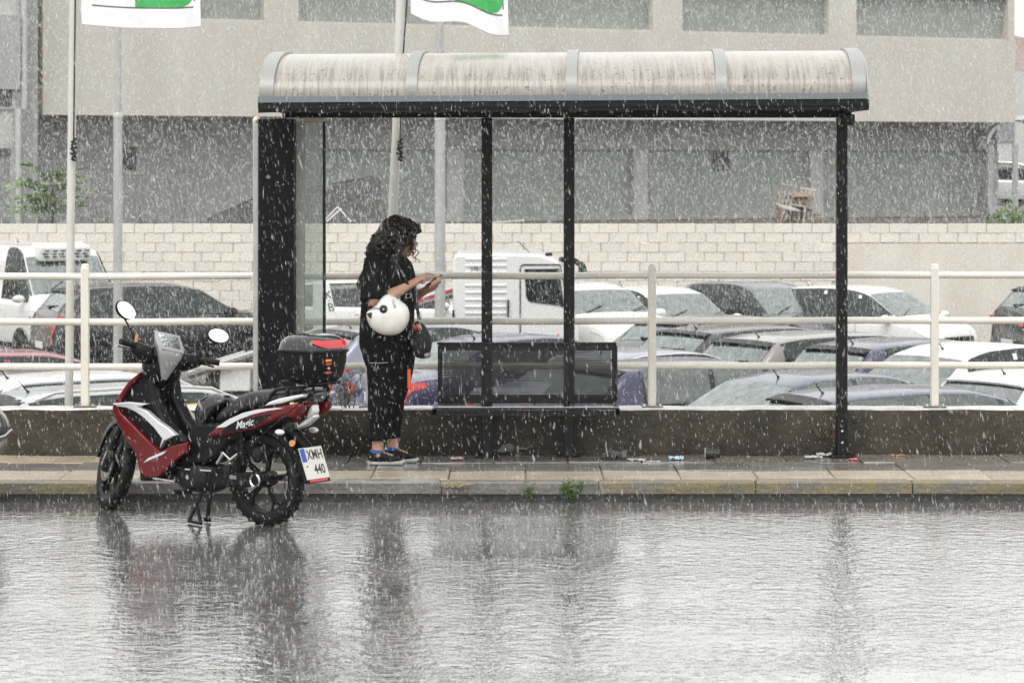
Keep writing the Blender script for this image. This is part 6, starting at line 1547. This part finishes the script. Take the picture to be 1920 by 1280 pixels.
# ================================================================ rain, splashes, air
def rain_mat(a=.36):
    m = bpy.data.materials.new('rain_water'); m.use_nodes = True; n = m.node_tree; n.nodes.clear(); L = n.links.new
    out = n.nodes.new('ShaderNodeOutputMaterial'); mx = n.nodes.new('ShaderNodeMixShader'); m2 = n.nodes.new('ShaderNodeMixShader')
    d = n.nodes.new('ShaderNodeBsdfDiffuse'); d.inputs[0].default_value = (.85, .86, .86, 1)
    tl = n.nodes.new('ShaderNodeBsdfTranslucent'); tl.inputs[0].default_value = (.85, .86, .86, 1)
    tr = n.nodes.new('ShaderNodeBsdfTransparent')
    m2.inputs[0].default_value = .5; L(d.outputs[0], m2.inputs[1]); L(tl.outputs[0], m2.inputs[2])
    mx.inputs[0].default_value = a; L(tr.outputs[0], mx.inputs[1]); L(m2.outputs[0], mx.inputs[2]); L(mx.outputs[0], out.inputs[0])
    return m
RAINM = rain_mat()
def drops(N, d0, d1, Lm, Wm, seed, pw=1.0):
    g = np.random.default_rng(seed)
    D = d0 + (d1 - d0) * g.random(N) ** pw
    k = (g.random(N) - .5) * (1920 + 160) / F; X = k * D
    py = g.uniform(-60, 1340, N); Z = ZC - (py - YH) * D / F
    ground = np.where(D < KY, 0., np.where(D < WY1, ZS, np.where(D < WD, ZLOT, .62)))
    ok = Z > ground + .03
    ok &= ~((D > EY - .1) & (D < PY_ + .2) & (X > -1.7) & (X < 2.36) & (Z < 2.9))      # dry below the shelter roof
    X, D, Z = X[ok], D[ok], Z[ok]; n = len(X)
    L = Lm * g.lognormal(0, .5, n); W = Wm * g.lognormal(0, .45, n)
    a = np.radians(8 + 9 * g.standard_normal(n)); b = np.radians(4 * g.standard_normal(n))
    dirv = np.stack([np.sin(a), np.sin(b), -np.cos(a)], 1); c = np.stack([X, D, Z], 1)
    top = c - dirv * (L * .62)[:, None]; bot = c + dirv * (L * .38)[:, None]; V = np.empty((n, 5, 3)); V[:, 0] = top; V[:, 1] = bot
    for j in range(3):
        th = 2 * math.pi * j / 3 + 1.0
        V[:, 2 + j] = c + np.stack([np.cos(th) * W, np.sin(th) * W, np.zeros(n)], 1)
    f = np.array([(0, 2, 3), (0, 3, 4), (0, 4, 2), (1, 3, 2), (1, 4, 3), (1, 2, 4)])
    Fc = (np.arange(n)[:, None, None] * 5 + f[None]).reshape(-1, 3)
    return V.reshape(-1, 3), Fc
def np_mesh(name, V, Fc, m):
    me = bpy.data.meshes.new(name); me.vertices.add(len(V)); me.vertices.foreach_set('co', V.ravel())
    me.loops.add(Fc.size); me.loops.foreach_set('vertex_index', Fc.ravel().astype(np.int32)); me.polygons.add(len(Fc))
    me.polygons.foreach_set('loop_start', np.arange(0, Fc.size, 3, dtype=np.int32)); me.polygons.foreach_set('loop_total', np.full(len(Fc), 3, np.int32))
    me.update(calc_edges=True); me.validate(); me.materials.append(m); o = bpy.data.objects.new(name, me); col.objects.link(o); return o
Vs, Fs, off = [], [], 0
for args in ((24000, 9.5, 17.5, .018, .0020, 1, .8), (26000, 17.5, 26, .025, .0024, 2), (105000, 26, 45, .038, .0033, 3), (165000, 45, 62, .050, .0048, 4)):
    v, f = drops(*args); Vs.append(v); Fs.append(f + off); off += len(v)
ro = tag(np_mesh('rain', np.concatenate(Vs), np.concatenate(Fs), rain_mat(.40)), 'heavy slanting rain falling over the whole street', kind='stuff')
ro.data.materials.append(rain_mat(.26)); ro.data.materials.append(rain_mat(.14)); ro.data.materials.append(rain_mat(.08))
nd = len(ro.data.polygons) // 6; pick = np.random.default_rng(5).choice(3, nd, p=(.25, .4, .35)); nn = (len(Fs[0]) + len(Fs[1])) // 6; pick[:nn] = np.random.default_rng(6).choice((0, 1, 2, 3), nn, p=(.06, .24, .35, .35)); ro.data.polygons.foreach_set('material_index', np.repeat(pick, 6).astype(np.int32))
# splashes: little upright crowns where drops hit road, pavement, wall and roof
rr = random.Random(77); mb = MB()
def splash(x, y, z, s):
    n = rr.choice((3, 4, 5)); 
    for k in range(n):
        a = rr.uniform(0, 6.28); l = s * rr.uniform(.4, 1.2); d = Vector((math.cos(a) * .35, math.sin(a) * .35, 1)).normalized(); sd_ = Vector((-math.sin(a), math.cos(a), 0)) * s * .11
        p = Vector((x + math.cos(a) * s * .25, y + math.sin(a) * s * .25, z)); mb.add([p - sd_, p + sd_, p + d * l], [(0, 1, 2)])
for k in range(10000):
    D = 11.0 + (KY - 11.05) * rr.random(); splash((rr.random() - .5) * .40 * D, D, .001, rr.uniform(.006, .022))
for k in range(500): splash(rr.uniform(-4, 4), rr.uniform(KY + .01, SY + .45), ZS + .005, rr.uniform(.008, .02))
for k in range(260): splash(rr.uniform(-4, 4), rr.uniform(WY0 + .02, WY1 - .05), ZWALL + .01, rr.uniform(.006, .016))
tag(mb.build('rain_splashes', RAINM, smooth=0), 'tiny splashes where drops strike the wet road and kerb', kind='stuff')
# rain-filled air
hz = bpy.data.materials.new('haze'); hz.use_nodes = True; n = hz.node_tree; n.nodes.clear()
out = n.nodes.new('ShaderNodeOutputMaterial'); pv = n.nodes.new('ShaderNodeVolumePrincipled'); pv.inputs['Color'].default_value = (.93, .94, .94, 1); pv.inputs['Density'].default_value = .0004; pv.inputs['Anisotropy'].default_value = .2
n.links.new(pv.outputs[0], out.inputs['Volume'])
hb = MB().box((0, 85, 4.0), (840, 1900, 13.4)).build('haze', hz, smooth=0); tag(hb, 'grey rain haze filling the air over the street', kind='stuff')
